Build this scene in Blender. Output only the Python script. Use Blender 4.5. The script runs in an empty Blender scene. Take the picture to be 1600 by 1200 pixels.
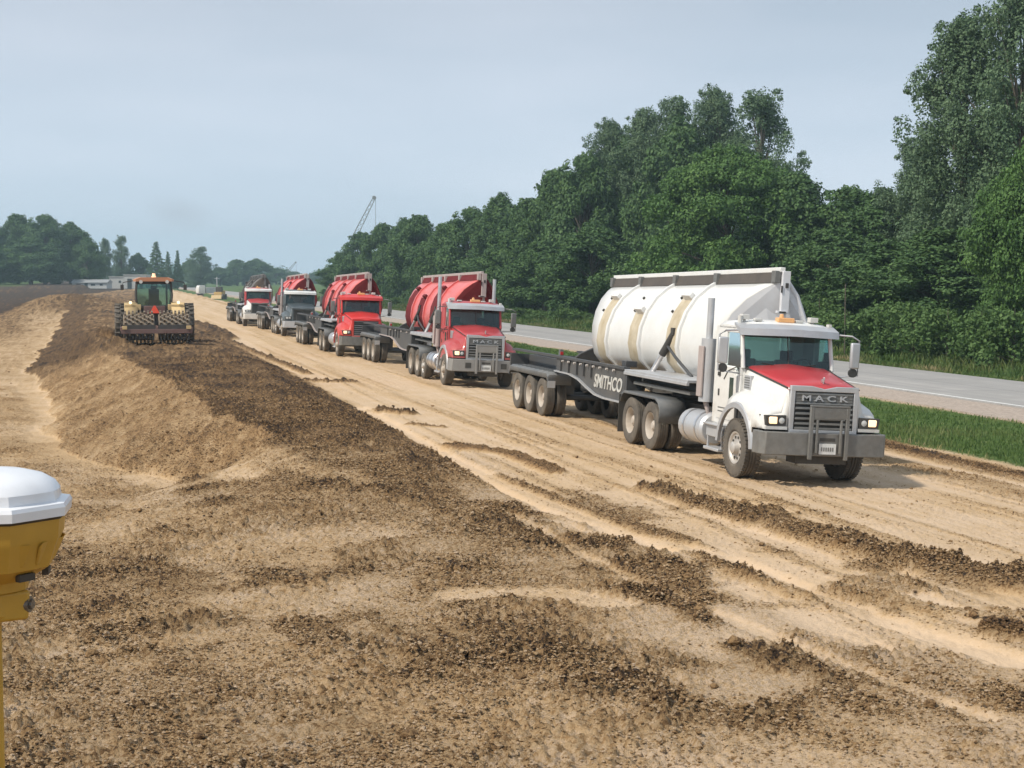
import bpy, math, random
import numpy as np
from mathutils import Vector, Matrix, Euler
C = bpy.context.scene.collection
R = math.radians
random.seed(7)
RS = np.random.RandomState(11)

# ------------------------------------------------------------------ camera
TH = R(14.7)                 # the haul road runs along +Y, the camera looks TH to its right
PITCH = R(3.97)
CAMH = 3.7
cam_d = bpy.data.cameras.new('camera')
cam = bpy.data.objects.new('camera', cam_d); C.objects.link(cam)
cam_d.sensor_width = 36; cam_d.lens = 54
cam_d.clip_start = 0.1; cam_d.clip_end = 9000
cam.location = (0, 0, CAMH)
cam.rotation_euler = (R(90) - PITCH, 0, -TH)
bpy.context.scene.camera = cam

# ------------------------------------------------------------------ sky and sun
SUN_EL = R(46); SUN_AZ_VEC = (-0.80, -0.28)       # where the sun stands (u, s)
w = bpy.data.worlds.new('World'); bpy.context.scene.world = w; w.use_nodes = True
nt = w.node_tree; nt.nodes.clear()
sky = nt.nodes.new('ShaderNodeTexSky'); sky.sky_type = 'NISHITA'; sky.sun_disc = False
sky.sun_elevation = SUN_EL
sky.sun_rotation = math.atan2(SUN_AZ_VEC[0], SUN_AZ_VEC[1])
sky.air_density = 1.0; sky.dust_density = 2.5; sky.ozone_density = 2.0
bgs = nt.nodes.new('ShaderNodeBackground'); bgs.inputs['Strength'].default_value = 0.10
nt.links.new(sky.outputs[0], bgs.inputs[0])
# thin high cloud veil over the blue
tc = nt.nodes.new('ShaderNodeTexCoord')
mp = nt.nodes.new('ShaderNodeMapping'); mp.inputs['Scale'].default_value = (1, 1, 4.5)
nz = nt.nodes.new('ShaderNodeTexNoise'); nz.inputs['Scale'].default_value = 2.2; nz.inputs['Detail'].default_value = 4
nt.links.new(tc.outputs['Generated'], mp.inputs[0]); nt.links.new(mp.outputs[0], nz.inputs['Vector'])
rmp = nt.nodes.new('ShaderNodeValToRGB')
rmp.color_ramp.elements[0].position = 0.40; rmp.color_ramp.elements[0].color = (0.52, 0.605, 0.715, 1)
rmp.color_ramp.elements[1].position = 0.64; rmp.color_ramp.elements[1].color = (0.63, 0.695, 0.80, 1)
nt.links.new(nz.outputs[0], rmp.inputs[0])
bgv = nt.nodes.new('ShaderNodeBackground'); nt.links.new(rmp.outputs[0], bgv.inputs[0])
sxyz = nt.nodes.new('ShaderNodeSeparateXYZ'); nt.links.new(tc.outputs['Generated'], sxyz.inputs[0])   # haze is brightest low down
mrz = nt.nodes.new('ShaderNodeMapRange'); mrz.inputs[1].default_value = 0.0; mrz.inputs[2].default_value = 0.17; mrz.inputs[3].default_value = 1.55; mrz.inputs[4].default_value = 1.0
nt.links.new(sxyz.outputs[2], mrz.inputs[0]); nt.links.new(mrz.outputs[0], bgv.inputs['Strength'])
mx = nt.nodes.new('ShaderNodeMixShader'); mx.inputs[0].default_value = 0.86
out = nt.nodes.new('ShaderNodeOutputWorld')
nt.links.new(bgs.outputs[0], mx.inputs[1]); nt.links.new(bgv.outputs[0], mx.inputs[2]); nt.links.new(mx.outputs[0], out.inputs[0])
sl = bpy.data.lights.new('sun', 'SUN'); sl.energy = 4.2; sl.angle = R(3); sl.color = (1.0, 0.92, 0.79)
so = bpy.data.objects.new('sun', sl); C.objects.link(so)
_h = math.hypot(*SUN_AZ_VEC)
sd = Vector((SUN_AZ_VEC[0]/_h*math.cos(SUN_EL), SUN_AZ_VEC[1]/_h*math.cos(SUN_EL), math.sin(SUN_EL)))
so.rotation_euler = sd.to_track_quat('Z', 'Y').to_euler()
so.location = (0, 0, 60)
vs = bpy.context.scene.view_settings
vs.view_transform = 'Standard'; vs.look = 'None'; vs.gamma = 1; vs.exposure = 0.05
cy = bpy.context.scene.cycles
cy.max_bounces = 6; cy.diffuse_bounces = 3; cy.glossy_bounces = 3; cy.transmission_bounces = 4
cy.transparent_max_bounces = 12; cy.volume_bounces = 0; cy.use_denoising = True

# ------------------------------------------------------------------ helpers
def at(px, py, z=0.0):
    """where a sight line through a photo pixel meets height z (used to measure the site)"""
    off = (py - 433.5); dep = (CAMH - z) * 2400 / off
    X = (px - 800) / 2400 * dep
    return X*math.cos(TH) + dep*math.sin(TH), dep*math.cos(TH) - X*math.sin(TH)
def at_u(px, u):
    """point on the line x = u seen at photo column px -> (s, depth)"""
    dep = 2400*u/(math.cos(TH)*(px - 170.0))
    return (dep - u*math.sin(TH))/math.cos(TH), dep
def tag(o, label=None, cat=None, group=None, kind=None):
    if label: o['label'] = label
    if cat: o['category'] = cat
    if group: o['group'] = group
    if kind: o['kind'] = kind
    return o
def thing(name, label, cat, loc=(0, 0, 0), rot=(0, 0, 0), group=None):
    o = bpy.data.objects.new(name, None); C.objects.link(o)
    o.location = loc; o.rotation_euler = rot; o.empty_display_size = 0.3
    return tag(o, label, cat, group)
def dup(o, parent=None):
    c = o.copy(); C.objects.link(c); c.parent = parent
    for ch in list(o.children): dup(ch, c)
    return c

def mat(name, col, rough=0.6, metal=0.0, dust=0.0, dustcol=(0.33, 0.25, 0.17), var=0.08, scale=3.0,
        zdust=0.0, bump=0.0, bscale=40.0, emit=None, estr=0.0, coat=0.0, spec=0.5):
    m = bpy.data.materials.new(name); m.use_nodes = True
    n = m.node_tree; b = n.nodes['Principled BSDF']
    b.inputs['Roughness'].default_value = rough; b.inputs['Metallic'].default_value = metal
    b.inputs['Coat Weight'].default_value = coat; b.inputs['Specular IOR Level'].default_value = spec
    tc = n.nodes.new('ShaderNodeTexCoord')
    nz = n.nodes.new('ShaderNodeTexNoise'); nz.inputs['Scale'].default_value = scale
    nz.inputs['Detail'].default_value = 6; nz.inputs['Roughness'].default_value = 0.65
    n.links.new(tc.outputs['Object'], nz.inputs['Vector'])
    r = n.nodes.new('ShaderNodeValToRGB')
    r.color_ramp.elements[0].position = 0.3; r.color_ramp.elements[1].position = 0.7
    r.color_ramp.elements[0].color = tuple(c*(1-var) for c in col) + (1,)
    r.color_ramp.elements[1].color = tuple(min(1, c*(1+var)) for c in col) + (1,)
    n.links.new(nz.outputs[0], r.inputs[0])
    last = r.outputs[0]
    if dust > 0 or zdust > 0:
        nz2 = n.nodes.new('ShaderNodeTexNoise'); nz2.inputs['Scale'].default_value = 2.3; nz2.inputs['Detail'].default_value = 8
        nz2.inputs['Roughness'].default_value = 0.7
        n.links.new(tc.outputs['Object'], nz2.inputs['Vector'])
        mr = n.nodes.new('ShaderNodeMapRange'); mr.inputs[1].default_value = 0.35; mr.inputs[2].default_value = 0.75
        mr.inputs[3].default_value = dust*0.35; mr.inputs[4].default_value = dust*1.3
        n.links.new(nz2.outputs[0], mr.inputs[0])
        f = mr.outputs[0]
        if zdust > 0:      # road dirt thrown up by the wheels, thickest near the ground
            sx = n.nodes.new('ShaderNodeSeparateXYZ'); n.links.new(tc.outputs['Object'], sx.inputs[0])
            m2 = n.nodes.new('ShaderNodeMapRange'); m2.inputs[1].default_value = 0.3; m2.inputs[2].default_value = 1.7
            m2.inputs[3].default_value = zdust; m2.inputs[4].default_value = 0.0
            n.links.new(sx.outputs[2], m2.inputs[0])
            mu = n.nodes.new('ShaderNodeMath'); mu.operation = 'MULTIPLY'
            n.links.new(m2.outputs[0], mu.inputs[0]); n.links.new(nz2.outputs[0], mu.inputs[1])
            ad = n.nodes.new('ShaderNodeMath'); ad.operation = 'ADD'; ad.use_clamp = True
            n.links.new(mu.outputs[0], ad.inputs[0]); n.links.new(f, ad.inputs[1]); f = ad.outputs[0]
        mix = n.nodes.new('ShaderNodeMix'); mix.data_type = 'RGBA'
        n.links.new(f, mix.inputs[0]); n.links.new(last, mix.inputs[6]); mix.inputs[7].default_value = dustcol + (1,)
        last = mix.outputs[2]
        mr3 = n.nodes.new('ShaderNodeMapRange'); mr3.inputs[3].default_value = rough; mr3.inputs[4].default_value = 0.9
        n.links.new(f, mr3.inputs[0]); n.links.new(mr3.outputs[0], b.inputs['Roughness'])
    n.links.new(last, b.inputs['Base Color'])
    if bump > 0:
        bn = n.nodes.new('ShaderNodeTexNoise'); bn.inputs['Scale'].default_value = bscale; bn.inputs['Detail'].default_value = 4
        n.links.new(tc.outputs['Object'], bn.inputs['Vector'])
        bp = n.nodes.new('ShaderNodeBump'); bp.inputs['Strength'].default_value = bump; bp.inputs['Distance'].default_value = 0.02
        n.links.new(bn.outputs[0], bp.inputs['Height']); n.links.new(bp.outputs[0], b.inputs['Normal'])
    if emit:
        b.inputs['Emission Color'].default_value = emit + (1,); b.inputs['Emission Strength'].default_value = estr
    return m

def glass_mat(name, col, tfac=0.5, rough=0.04):
    m = bpy.data.materials.new(name); m.use_nodes = True
    n = m.node_tree; n.nodes.clear()
    o = n.nodes.new('ShaderNodeOutputMaterial'); t = n.nodes.new('ShaderNodeBsdfTransparent'); t.inputs[0].default_value = col + (1,)
    d = n.nodes.new('ShaderNodeBsdfDiffuse'); d.inputs[0].default_value = (0.05, 0.10, 0.10, 1)
    g = n.nodes.new('ShaderNodeBsdfGlossy'); g.inputs['Roughness'].default_value = rough; g.inputs[0].default_value = (0.85, 0.95, 0.95, 1)
    fr = n.nodes.new('ShaderNodeFresnel'); fr.inputs[0].default_value = 1.5
    ma = n.nodes.new('ShaderNodeMath'); ma.operation = 'ADD'; ma.inputs[1].default_value = 0.02
    n.links.new(fr.outputs[0], ma.inputs[0])
    m1 = n.nodes.new('ShaderNodeMixShader'); m1.inputs[0].default_value = tfac
    n.links.new(d.outputs[0], m1.inputs[1]); n.links.new(t.outputs[0], m1.inputs[2])
    m2 = n.nodes.new('ShaderNodeMixShader'); n.links.new(ma.outputs[0], m2.inputs[0])
    n.links.new(m1.outputs[0], m2.inputs[1]); n.links.new(g.outputs[0], m2.inputs[2]); n.links.new(m2.outputs[0], o.inputs[0])
    return m

class MB:
    def __init__(s): s.v = []; s.f = []
    def add(s, vs, fs):
        b = len(s.v); s.v += [tuple(p) for p in vs]; s.f += [tuple(i+b for i in f) for f in fs]; return s
    def box(s, c, d, rot=None, taper=None):
        hx, hy, hz = d[0]/2, d[1]/2, d[2]/2
        vs = []
        for z in (-hz, hz):
            t = 1 if (taper is None or z < 0) else taper
            for x, y in ((-hx, -hy), (hx, -hy), (hx, hy), (-hx, hy)): vs.append(Vector((x*t, y*t, z)))
        if rot is not None:
            M = Euler(rot).to_matrix(); vs = [M @ v for v in vs]
        cc = Vector(c); vs = [v + cc for v in vs]
        return s.add(vs, [(0, 3, 2, 1), (4, 5, 6, 7), (0, 1, 5, 4), (1, 2, 6, 5), (2, 3, 7, 6), (3, 0, 4, 7)])
    def bb(s, x0, x1, y0, y1, z0, z1):
        return s.box(((x0+x1)/2, (y0+y1)/2, (z0+z1)/2), (x1-x0, y1-y0, z1-z0))
    def cyl(s, p0, p1, r0, r1=None, n=16, cap=True):
        r1 = r0 if r1 is None else r1
        p0 = Vector(p0); p1 = Vector(p1); ax = (p1-p0).normalized()
        t = Vector((0, 0, 1)) if abs(ax.z) < 0.9 else Vector((1, 0, 0))
        a = ax.cross(t).normalized(); b = ax.cross(a)
        vs = []
        for p, r in ((p0, r0), (p1, r1)):
            for i in range(n):
                q = 2*math.pi*i/n; vs.append(p + a*math.cos(q)*r + b*math.sin(q)*r)
        fs = [(i, (i+1) % n, n+(i+1) % n, n+i) for i in range(n)]
        if cap: fs += [tuple(range(n))[::-1], tuple(range(n, 2*n))]
        return s.add(vs, fs)
    def tube(s, pts, r, n=8):
        pts = [Vector(p) for p in pts]; rings = []
        for i, p in enumerate(pts):
            d = (pts[min(i+1, len(pts)-1)] - pts[max(i-1, 0)]).normalized()
            t = Vector((0, 0, 1)) if abs(d.z) < 0.9 else Vector((1, 0, 0))
            a = d.cross(t).normalized(); b = d.cross(a)
            rr = r[i] if isinstance(r, (list, tuple)) else r
            rings.append([p + a*math.cos(2*math.pi*k/n)*rr + b*math.sin(2*math.pi*k/n)*rr for k in range(n)])
        return s.rings(rings, closed=True, cap=True)
    def rings(s, rings, closed=True, cap=False):
        n = len(rings[0]); vs = [v for r in rings for v in r]; fs = []
        for i in range(len(rings)-1):
            for k in range(n if closed else n-1):
                k2 = (k+1) % n
                fs.append((i*n+k, i*n+k2, (i+1)*n+k2, (i+1)*n+k))
        if cap: fs += [tuple(range(n))[::-1], tuple(range((len(rings)-1)*n, len(rings)*n))]
        return s.add(vs, fs)
    def rev(s, prof, c, ax='x', n=32, cap=False):
        """profile (axial, radius) turned about an axis through c"""
        rings = []
        for a, r in prof:
            ring = []
            for k in range(n):
                q = 2*math.pi*k/n; p, t = math.cos(q)*r, math.sin(q)*r
                ring.append((c[0]+a, c[1]+p, c[2]+t) if ax == 'x' else ((c[0]+p, c[1]+a, c[2]+t) if ax == 'y' else (c[0]+p, c[1]+t, c[2]+a)))
            rings.append(ring)
        return s.rings(rings, True, cap)
    def prism(s, poly, ax, a, b):
        """poly: 2D points in the two other axes (in x,y,z order), extruded along ax from a to b"""
        def P(p, t): return (t, p[0], p[1]) if ax == 'x' else ((p[0], t, p[1]) if ax == 'y' else (p[0], p[1], t))
        n = len(poly)
        return s.add([P(p, a) for p in poly] + [P(p, b) for p in poly],
                     [tuple(range(n))[::-1], tuple(range(n, 2*n))] + [(i, (i+1) % n, n+(i+1) % n, n+i) for i in range(n)])
    def build(s, name, m, parent=None, smooth=32, bevel=0, loc=None, label=None):
        me = bpy.data.meshes.new(name); me.from_pydata(s.v, [], s.f); me.update()
        import bmesh
        bm = bmesh.new(); bm.from_mesh(me); bmesh.ops.recalc_face_normals(bm, faces=bm.faces); bm.to_mesh(me); bm.free()
        me.materials.append(m)
        if smooth:
            me.polygons.foreach_set('use_smooth', [True]*len(me.polygons)); me.set_sharp_from_angle(angle=R(smooth))
        o = bpy.data.objects.new(name, me); C.objects.link(o)
        if parent: o.parent = parent
        if loc: o.location = loc
        if label: o['label'] = label
        if bevel:
            bv = o.modifiers.new('bevel', 'BEVEL'); bv.width = bevel; bv.segments = 2; bv.limit_method = 'ANGLE'; bv.angle_limit = R(40)
            bv.harden_normals = False
        return o

def text_mb(txt, size, depth, fn, italic=0.0):
    cu = bpy.data.curves.new('t', 'FONT'); cu.body = txt; cu.size = size; cu.extrude = depth; cu.offset = size*0.02
    cu.align_x = 'CENTER'; cu.align_y = 'CENTER'; cu.shear = italic
    ob = bpy.data.objects.new('t', cu); C.objects.link(ob)
    dg = bpy.context.evaluated_depsgraph_get()
    me = bpy.data.meshes.new_from_object(ob.evaluated_get(dg))
    m = MB(); m.add([fn(v.co) for v in me.vertices], [tuple(p.vertices) for p in me.polygons])
    bpy.data.objects.remove(ob); bpy.data.curves.remove(cu); bpy.data.meshes.remove(me)
    return m

# numpy noise ---------------------------------------------------------------
_P = RS.permutation(4096); _V = RS.rand(4096)*2-1
def vnoise(x, y):
    xi = np.floor(x).astype(np.int64); yi = np.floor(y).astype(np.int64)
    fx = x-xi; fy = y-yi; fx = fx*fx*(3-2*fx); fy = fy*fy*(3-2*fy)
    def h(a, b): return _V[_P[(_P[a & 4095] + b) & 4095]]
    return (h(xi, yi)*(1-fx)+h(xi+1, yi)*fx)*(1-fy) + (h(xi, yi+1)*(1-fx)+h(xi+1, yi+1)*fx)*fy
def fbm(x, y, o=4, g=0.5):
    a = 1.0; t = 0; z = 0
    for i in range(o):
        z = z + a*vnoise(x*2**i+17.3*i, y*2**i+9.1*i); t += a; a *= g
    return z/t
def ss(a, b, x):
    t = np.clip((x-a)/(b-a), 0, 1); return t*t*(3-2*t)
def lin(a, b, x): return np.clip((x-a)/(b-a), 0, 1)

# ------------------------------------------------------------------ terrain
STROKES = [  # polyline measured on the site, half width (m), dark amount, rough amount, height (m)
 ([(480,770),(760,800),(1000,880),(1150,950)], 0.8, .42, .8, 0),
 ([(150,1040),(600,1050),(900,1110),(1150,1190)], .9, .30, .85, 0),
 ([(0,880),(250,950),(520,960)], 0.7, .36, .8, 0),
 ([(900,905),(1100,960),(1250,1060),(1480,1150)], .38, .44, 1.1, .02),
 ([(1020,768),(1100,795),(1200,822)], .30, .42, .8, .07),
 ([(1200,822),(1400,880),(1600,925),(1800,960)], .40, .44, .85, .12),
 ([(700,700),(790,710),(870,740)], .26, .62, .3, .08),
 ([(760,745),(900,800),(1060,850),(1180,905),(1330,960)], .28, .38, .6, .04),
 ([(1330,930),(1450,960),(1600,985)], .22, .35, .5, .05),
 ([(1560,1000),(1640,1010)], .13, .8, 1.5, .12),
 ([(520,740),(700,800),(830,860)], .8, .25, .8, 0),
 ([(300,505),(330,515),(352,530)], .75, .75, 1.0, .25),
 ([(352,530),(420,560),(480,585)], .22, .6, 1.0, .08),
 ([(490,597),(545,598)], .35, .55, 1.0, .05),
 ([(575,642),(640,648)], .25, .6, 1.0, .05),
 ([(640,664),(690,668)], .15, .4, .6, .02),
 ([(340,755),(300,790),(330,830)], .45, .45, .8, 0),
 ([(800,812),(900,868),(1000,915),(1300,1035),(1550,1130)], .13, -.6, -.6, -.03),
 ([(710,935),(850,935),(960,950)], .35, -.6, -.7, 0),
 ([(560,636),(640,680),(800,768),(980,838),(1150,880),(1350,962),(1600,1040)], .24, -.75, -.8, -.05),
 ([(660,700),(800,776),(900,830),(1050,862)], .16, -.5, -.5, -.03),
 ([(1110,862),(1300,915),(1600,990)], .35, -.5, -.4, 0),
 ([(1180,930),(1400,1010),(1600,1070)], .5, -.45, -.4, 0),
 ([(560,905),(640,960),(700,1010)], .4, -.25, -.2, 0),
 ([(210,735),(330,765),(370,800),(250,790)], .5, -.5, -.4, 0),
 ([(0,590),(40,600),(75,640),(60,680)], .5, -.3, -.4, -.03),
 ([(60,780),(200,800),(330,860)], .6, -.3, -.2, 0),
 ([(1300,1110),(1500,1180)], .5, -.2, 0, 0),
]
SW = []
for pts, hw, dk, rg, hh in STROKES:
    zz = -0.45 if pts[0][0] < 400 and pts[0][1] > 580 else 0.0
    SW.append(([at(x, y, zz) for x, y in pts], hw, dk, rg, hh))
def seg_d(u, s, p, q):
    dx, dy = q[0]-p[0], q[1]-p[1]; L = dx*dx+dy*dy+1e-9
    t = np.clip(((u-p[0])*dx+(s-p[1])*dy)/L, 0, 1)
    return np.hypot(u-p[0]-t*dx, s-p[1]-t*dy)
def crest(s): return np.interp(s, [10, 20, 26, 30, 50, 75, 100, 160, 300], [5.0, 4.4, 3.6, 3.1, 1.6, -.6, -1.5, -2, -4])
def toe(s): return np.interp(s, [10, 20, 26, 29.5, 31.5, 35, 40, 63, 75, 160, 300], [-1, -1, -.8, .6, 2.0, .5, -1.3, -2.7, -3.6, -4, -7])
def ground(u, s, fine=True):
    """height, darkness, roughness, grass"""
    n1 = fbm(u*.35, s*.22, 3); n2 = fbm(u*1.3+31, s*.9, 4)
    top = np.interp(s, [16, 24, 28, 31, 45, 77, 200, 400], [0, .14, .36, .46, .52, .5, .5, .3])*(1+.30*n1+.18*n2)
    zb = np.interp(s, [6, 14, 22, 28, 31.5, 60, 100, 200, 460, 2000], [-.1, -.2, -.30, -.34, -.62, -.62, -.45, .1, 1.8, 2.5])
    cr = crest(s)+.30*n2+.35*n1; to = toe(s)+.5*n1+.25*n2
    f = lin(to, cr, u)
    left = zb + (top-zb)*f
    zr = top*(1-lin(5.0, 6.7, u))
    z = np.where(u < cr, left, np.maximum(zr, 0)*1.0)
    z = np.where(u > 11.0, -0.056*(u-11.0), z)
    z = np.where(u > 19.0, np.interp(u, [19, 22, 25.8, 29, 35.5, 38, 41, 46, 80, 400], [-.448, -.62, -.56, -.6, -.6, -.75, -.55, -.3, 0, 0]), z)
    far = ss(150, 320, s)
    z = np.where((u > 5) & (u < 18), z*(1-far) + far*np.interp(s, [150, 460, 2000], [0, .3, 2]), z)
    # heap ahead of the roller
    hm = np.exp(-(((u+5.5)/4.5)**2 + ((s-190)/38)**2)); z = z + 1.5*hm*(1+.4*n2)
    z = z + .55*np.exp(-(((u-cr-.3)/1.0)**2+((s-79)/9.0)**2))*(1+.5*n2)
    emb = ss(0, .35, u-cr+.3)*(1-ss(6.2, 7.0, u+.25*n2))*ss(24, 33, s+2*n1)
    face = (f > .02)*(u < cr)*ss(29.6, 31.6, s+.6*n2)*1.0
    farface = face*ss(64, 74, s+3*n2)
    dark = .10+.06*n2
    nearf = (1-ss(27, 36, s))
    ub = np.interp(s, [11, 15, 20, 28], [4.3, 5.2, 6.0, 6.6])
    dark = dark + .20*ss(.9, -1.6, u-ub+1.2*n1)*(1-ss(40, 60, s)) + .10*n1*nearf
    lf = ss(-.5, 1.2, to-u)*(1-nearf)
    dark = dark*(1-lf)+lf*(.29+.22*n1+.12*n2)
    dark = dark + nearf*ss(9.0, 7.0, u)*.26*fbm(u*.8+3, s*.45+8, 4) - .01*nearf
    dark = dark*(1-emb)+emb*(.70+.16*n2+.22*fbm(u*.9+60, s*.28+9, 3))
    dark = dark*(1-face)+face*(.46+.12*n2)
    dark = dark*(1-farface)+farface*.85
    rough = .12+.0*u
    rough = rough + (.32+.23*ss(.9, -1.6, u-ub))*ss(.9, -1.2, u-7.6+.9*n1)*nearf
    rough = rough*(1-lf)+lf*(.50+.25*n2)
    rough = rough*(1-emb)+emb*(1.0+.2*n1)
    rough = rough*(1-face)+face*.55
    rough = rough+farface*.8
    sk = fbm((u*.97+s*.22)*1.1, (s*.97-u*.22)*5.2, 3); dark = dark+nearf*.20*sk*ss(.2, .6, rough)
    sk2 = ss(.08, .34, fbm(u*.55+90, s*.42+31, 4))*nearf; dark = dark-.35*sk2*dark*ss(7.5, 6.0, u); rough = rough*(1-.35*sk2)
    # left far: pale ledge then heap then ploughed field
    dark = np.where((u < to-.2) & (s > 58) & (s < 150), .24+.14*n2, dark)
    dark = np.maximum(dark, np.clip(hm*1.3, 0, .72)*(.85+.4*n2)); rough = rough+1.0*np.clip(hm*1.5, 0, 1)
    edge = np.interp(s, [60, 108, 150, 268, 440, 900], [-8, -8.5, -9.9, -7.3, 4, 60])+1.2*n1
    pb = ss(1.5, -1.0, u-edge-2.5)*ss(96, 112, s+6*n1); dark = dark*(1-pb)+pb*(.52+.15*n2); rough = rough+pb*.5
    pl = ss(.5, -1.0, u-edge)*ss(126, 150, s)
    dark = dark*(1-pl)+pl*(1.12+.1*n2)
    # right: damp dark margin beside the grass, churned shoulder
    mg = np.exp(-((u-18.5-.5*n1-.3*n2)/.55)**2); dark = dark+.75*mg; rough = rough+.5*mg
    mg2 = np.exp(-((u-16.4-.3*n2)/.5)**2); dark = dark+.22*mg2; rough = rough+.35*mg2
    rt = .5+.5*np.cos((u-10.1)*math.pi/1.0); dark = dark + .05*rt*ss(6.8, 8, u)*ss(18, 17, u)
    # wheel tracks run along the haul road
    pt_ = ss(.02, .30, fbm(u*1.3+70, s*.85+4, 4))*ss(6.2, 7.2, u)*ss(28, 22, s)*ss(11.5, 9.5, u); dark = dark+.18*pt_; rough = rough+.45*pt_
    st = fbm(u*3.2, s*.055+3, 3)+.6*fbm(u*7.5, s*.09+33, 2); trk = ss(6.6, 7.4, u)*ss(18.5, 17.5, u)
    dark = dark+.17*st*trk; z = z+.014*st*trk; rough = rough+.2*ss(.1, .5, st)*trk
    for pts, hw, dk, rg, hh in SW:
        sel = (s > min(p[1] for p in pts)-3) & (s < max(p[1] for p in pts)+3) & (u > min(p[0] for p in pts)-3) & (u < max(p[0] for p in pts)+3)
        if not sel.any(): continue
        us, sv = u[sel], s[sel]
        d = np.full(us.shape, 1e9)
        for i in range(len(pts)-1): d = np.minimum(d, seg_d(us, sv, pts[i], pts[i+1]))
        m = 1-ss(.55, 1.25, d/hw + .30*fbm(us*2.3+7, sv*1.6, 3))
        if dk > 0 and hw > .35 and hh < .05: m = m*ss(-.30, .22, fbm(us*1.5+40, sv*1.1, 3))
        if dk >= 0:
            dark[sel] = np.maximum(dark[sel], dark[sel]*(1-m)+m*(dk+.12)); rough[sel] = rough[sel]*(1-m*.8)+m*max(rg, .1)
        else:
            dark[sel] = dark[sel]*(1+dk*m); rough[sel] = rough[sel]*(1+rg*m)
        z[sel] += hh*m*(1+.5*fbm(us*3, sv*3, 2))
    rough = np.clip(rough, 0, 1.6)
    if fine:
        # slope raking marks down the cut face
        rk = vnoise((5*u-s)*.85, (u+5*s)*.09)*.5+vnoise((5*u-s)*1.9+9, (u+5*s)*.16)*.5+.5*vnoise(u*7, s*3.1)
        z = z+face*(1-farface)*.05*rk; dark = dark+face*(1-farface)*.22*rk
        wv = np.clip(1-(s-60)/60, 0, 1)
        c1 = np.abs(vnoise(u*5.3+.5*n2, s*4.6)); c2 = np.abs(vnoise(u*12.1, s*10.7+5)); c3 = vnoise(u*24+3, s*22)
        pat = ss(-.35, .35, fbm(u*.9+50, s*.8+20, 3)+.25*(rough-.6))
        amp = np.minimum(rough, .85)*(.35+.65*pat)
        z = z+wv*amp*(.050*c1+.12*c2+.095*c3)+.008*c3*wv
        # raised clods are damp and dark, the packed ground between is pale
        spk = (c1*.45+c2*.75+.12*c3-.33)
        dark = dark+amp*spk*1.1*(1-.4*face)
    grass = ss(19.0, 19.6, u+.5*n1+.25*n2)*(1-ss(25.6, 26.2, u+.3*n2)) + ss(35.4, 36.2, u+.5*n2)
    g2 = ss(-20, -24, u)*ss(400, 425, s)
    grass = np.clip(grass+g2, 0, 1)
    return z, np.clip(dark, 0, 1.3), rough, grass

s_rows = [-250, -120, -50, -20, -8, 0, 4]
v = 6.0
while v < 62: s_rows.append(v); v += max(.028, .0030*v)
while v < 260: s_rows.append(v); v *= 1.012
while v < 2300: s_rows.append(v); v *= 1.06
s_rows = np.array(s_rows)
t_cols = np.concatenate([-np.geomspace(8, .2, 24), np.linspace(-.19, .74, 860), np.geomspace(.76, 8, 30)])
SS, TT = np.meshgrid(s_rows, t_cols, indexing='ij')
UU = TT*(np.maximum(SS, 6)+6)
UU = np.clip(UU, -1800, 2300)
Z, DK, RG, GR = ground(UU.ravel(), SS.ravel())
nr, nc = SS.shape
co = np.stack([UU.ravel(), SS.ravel(), Z], 1).astype(np.float32)
# plough furrows etc. stay in the material
idx = np.arange(nr*nc).reshape(nr, nc)
quads = np.stack([idx[:-1, :-1], idx[:-1, 1:], idx[1:, 1:], idx[1:, :-1]], -1).reshape(-1, 4)
# drop degenerate clipped quads
qa = co[quads[:, 0], 0]; qb = co[quads[:, 1], 0]; quads = quads[(qb-qa) > 1e-4]
def np_mesh(name, co, faces, nper, attrs=None, smooth=True):
    me = bpy.data.meshes.new(name)
    me.vertices.add(len(co)); me.vertices.foreach_set('co', np.ascontiguousarray(co, np.float32).ravel())
    nf = len(faces)
    me.loops.add(nf*nper); me.loops.foreach_set('vertex_index', faces.astype(np.int32).ravel())
    me.polygons.add(nf); me.polygons.foreach_set('loop_start', np.arange(nf, dtype=np.int32)*nper)
    try: me.polygons.foreach_set('loop_total', np.full(nf, nper, dtype=np.int32))
    except Exception: pass
    me.polygons.foreach_set('use_smooth', np.full(nf, smooth))
    for k, a in (attrs or {}).items():
        at_ = me.attributes.new(k, 'FLOAT', 'POINT'); at_.data.foreach_set('value', a.astype(np.float32))
    me.update(calc_edges=True); me.validate()
    return me
gme = np_mesh('ground', co, quads, 4, {'dark': DK, 'rough': RG, 'grass': GR})
gmat = bpy.data.materials.new('ground_soil'); gmat.use_nodes = True
n = gmat.node_tree; b = n.nodes['Principled BSDF']; b.inputs['Roughness'].default_value = 0.95; b.inputs['Specular IOR Level'].default_value = 0.15
def attr(n, nm):
    a = n.nodes.new('ShaderNodeAttribute'); a.attribute_name = nm; return a.outputs['Fac']
def nmath(n, op, a, b_, clamp=False):
    m = n.nodes.new('ShaderNodeMath'); m.operation = op; m.use_clamp = clamp
    for i, q in enumerate((a, b_)):
        if isinstance(q, (int, float)): m.inputs[i].default_value = q
        else: n.links.new(q, m.inputs[i])
    return m.outputs[0]
def nnoise(n, vec, scale, det=5, rough=.6):
    t = n.nodes.new('ShaderNodeTexNoise'); t.inputs['Scale'].default_value = scale; t.inputs['Detail'].default_value = det
    t.inputs['Roughness'].default_value = rough; n.links.new(vec, t.inputs['Vector']); return t.outputs[0]
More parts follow.
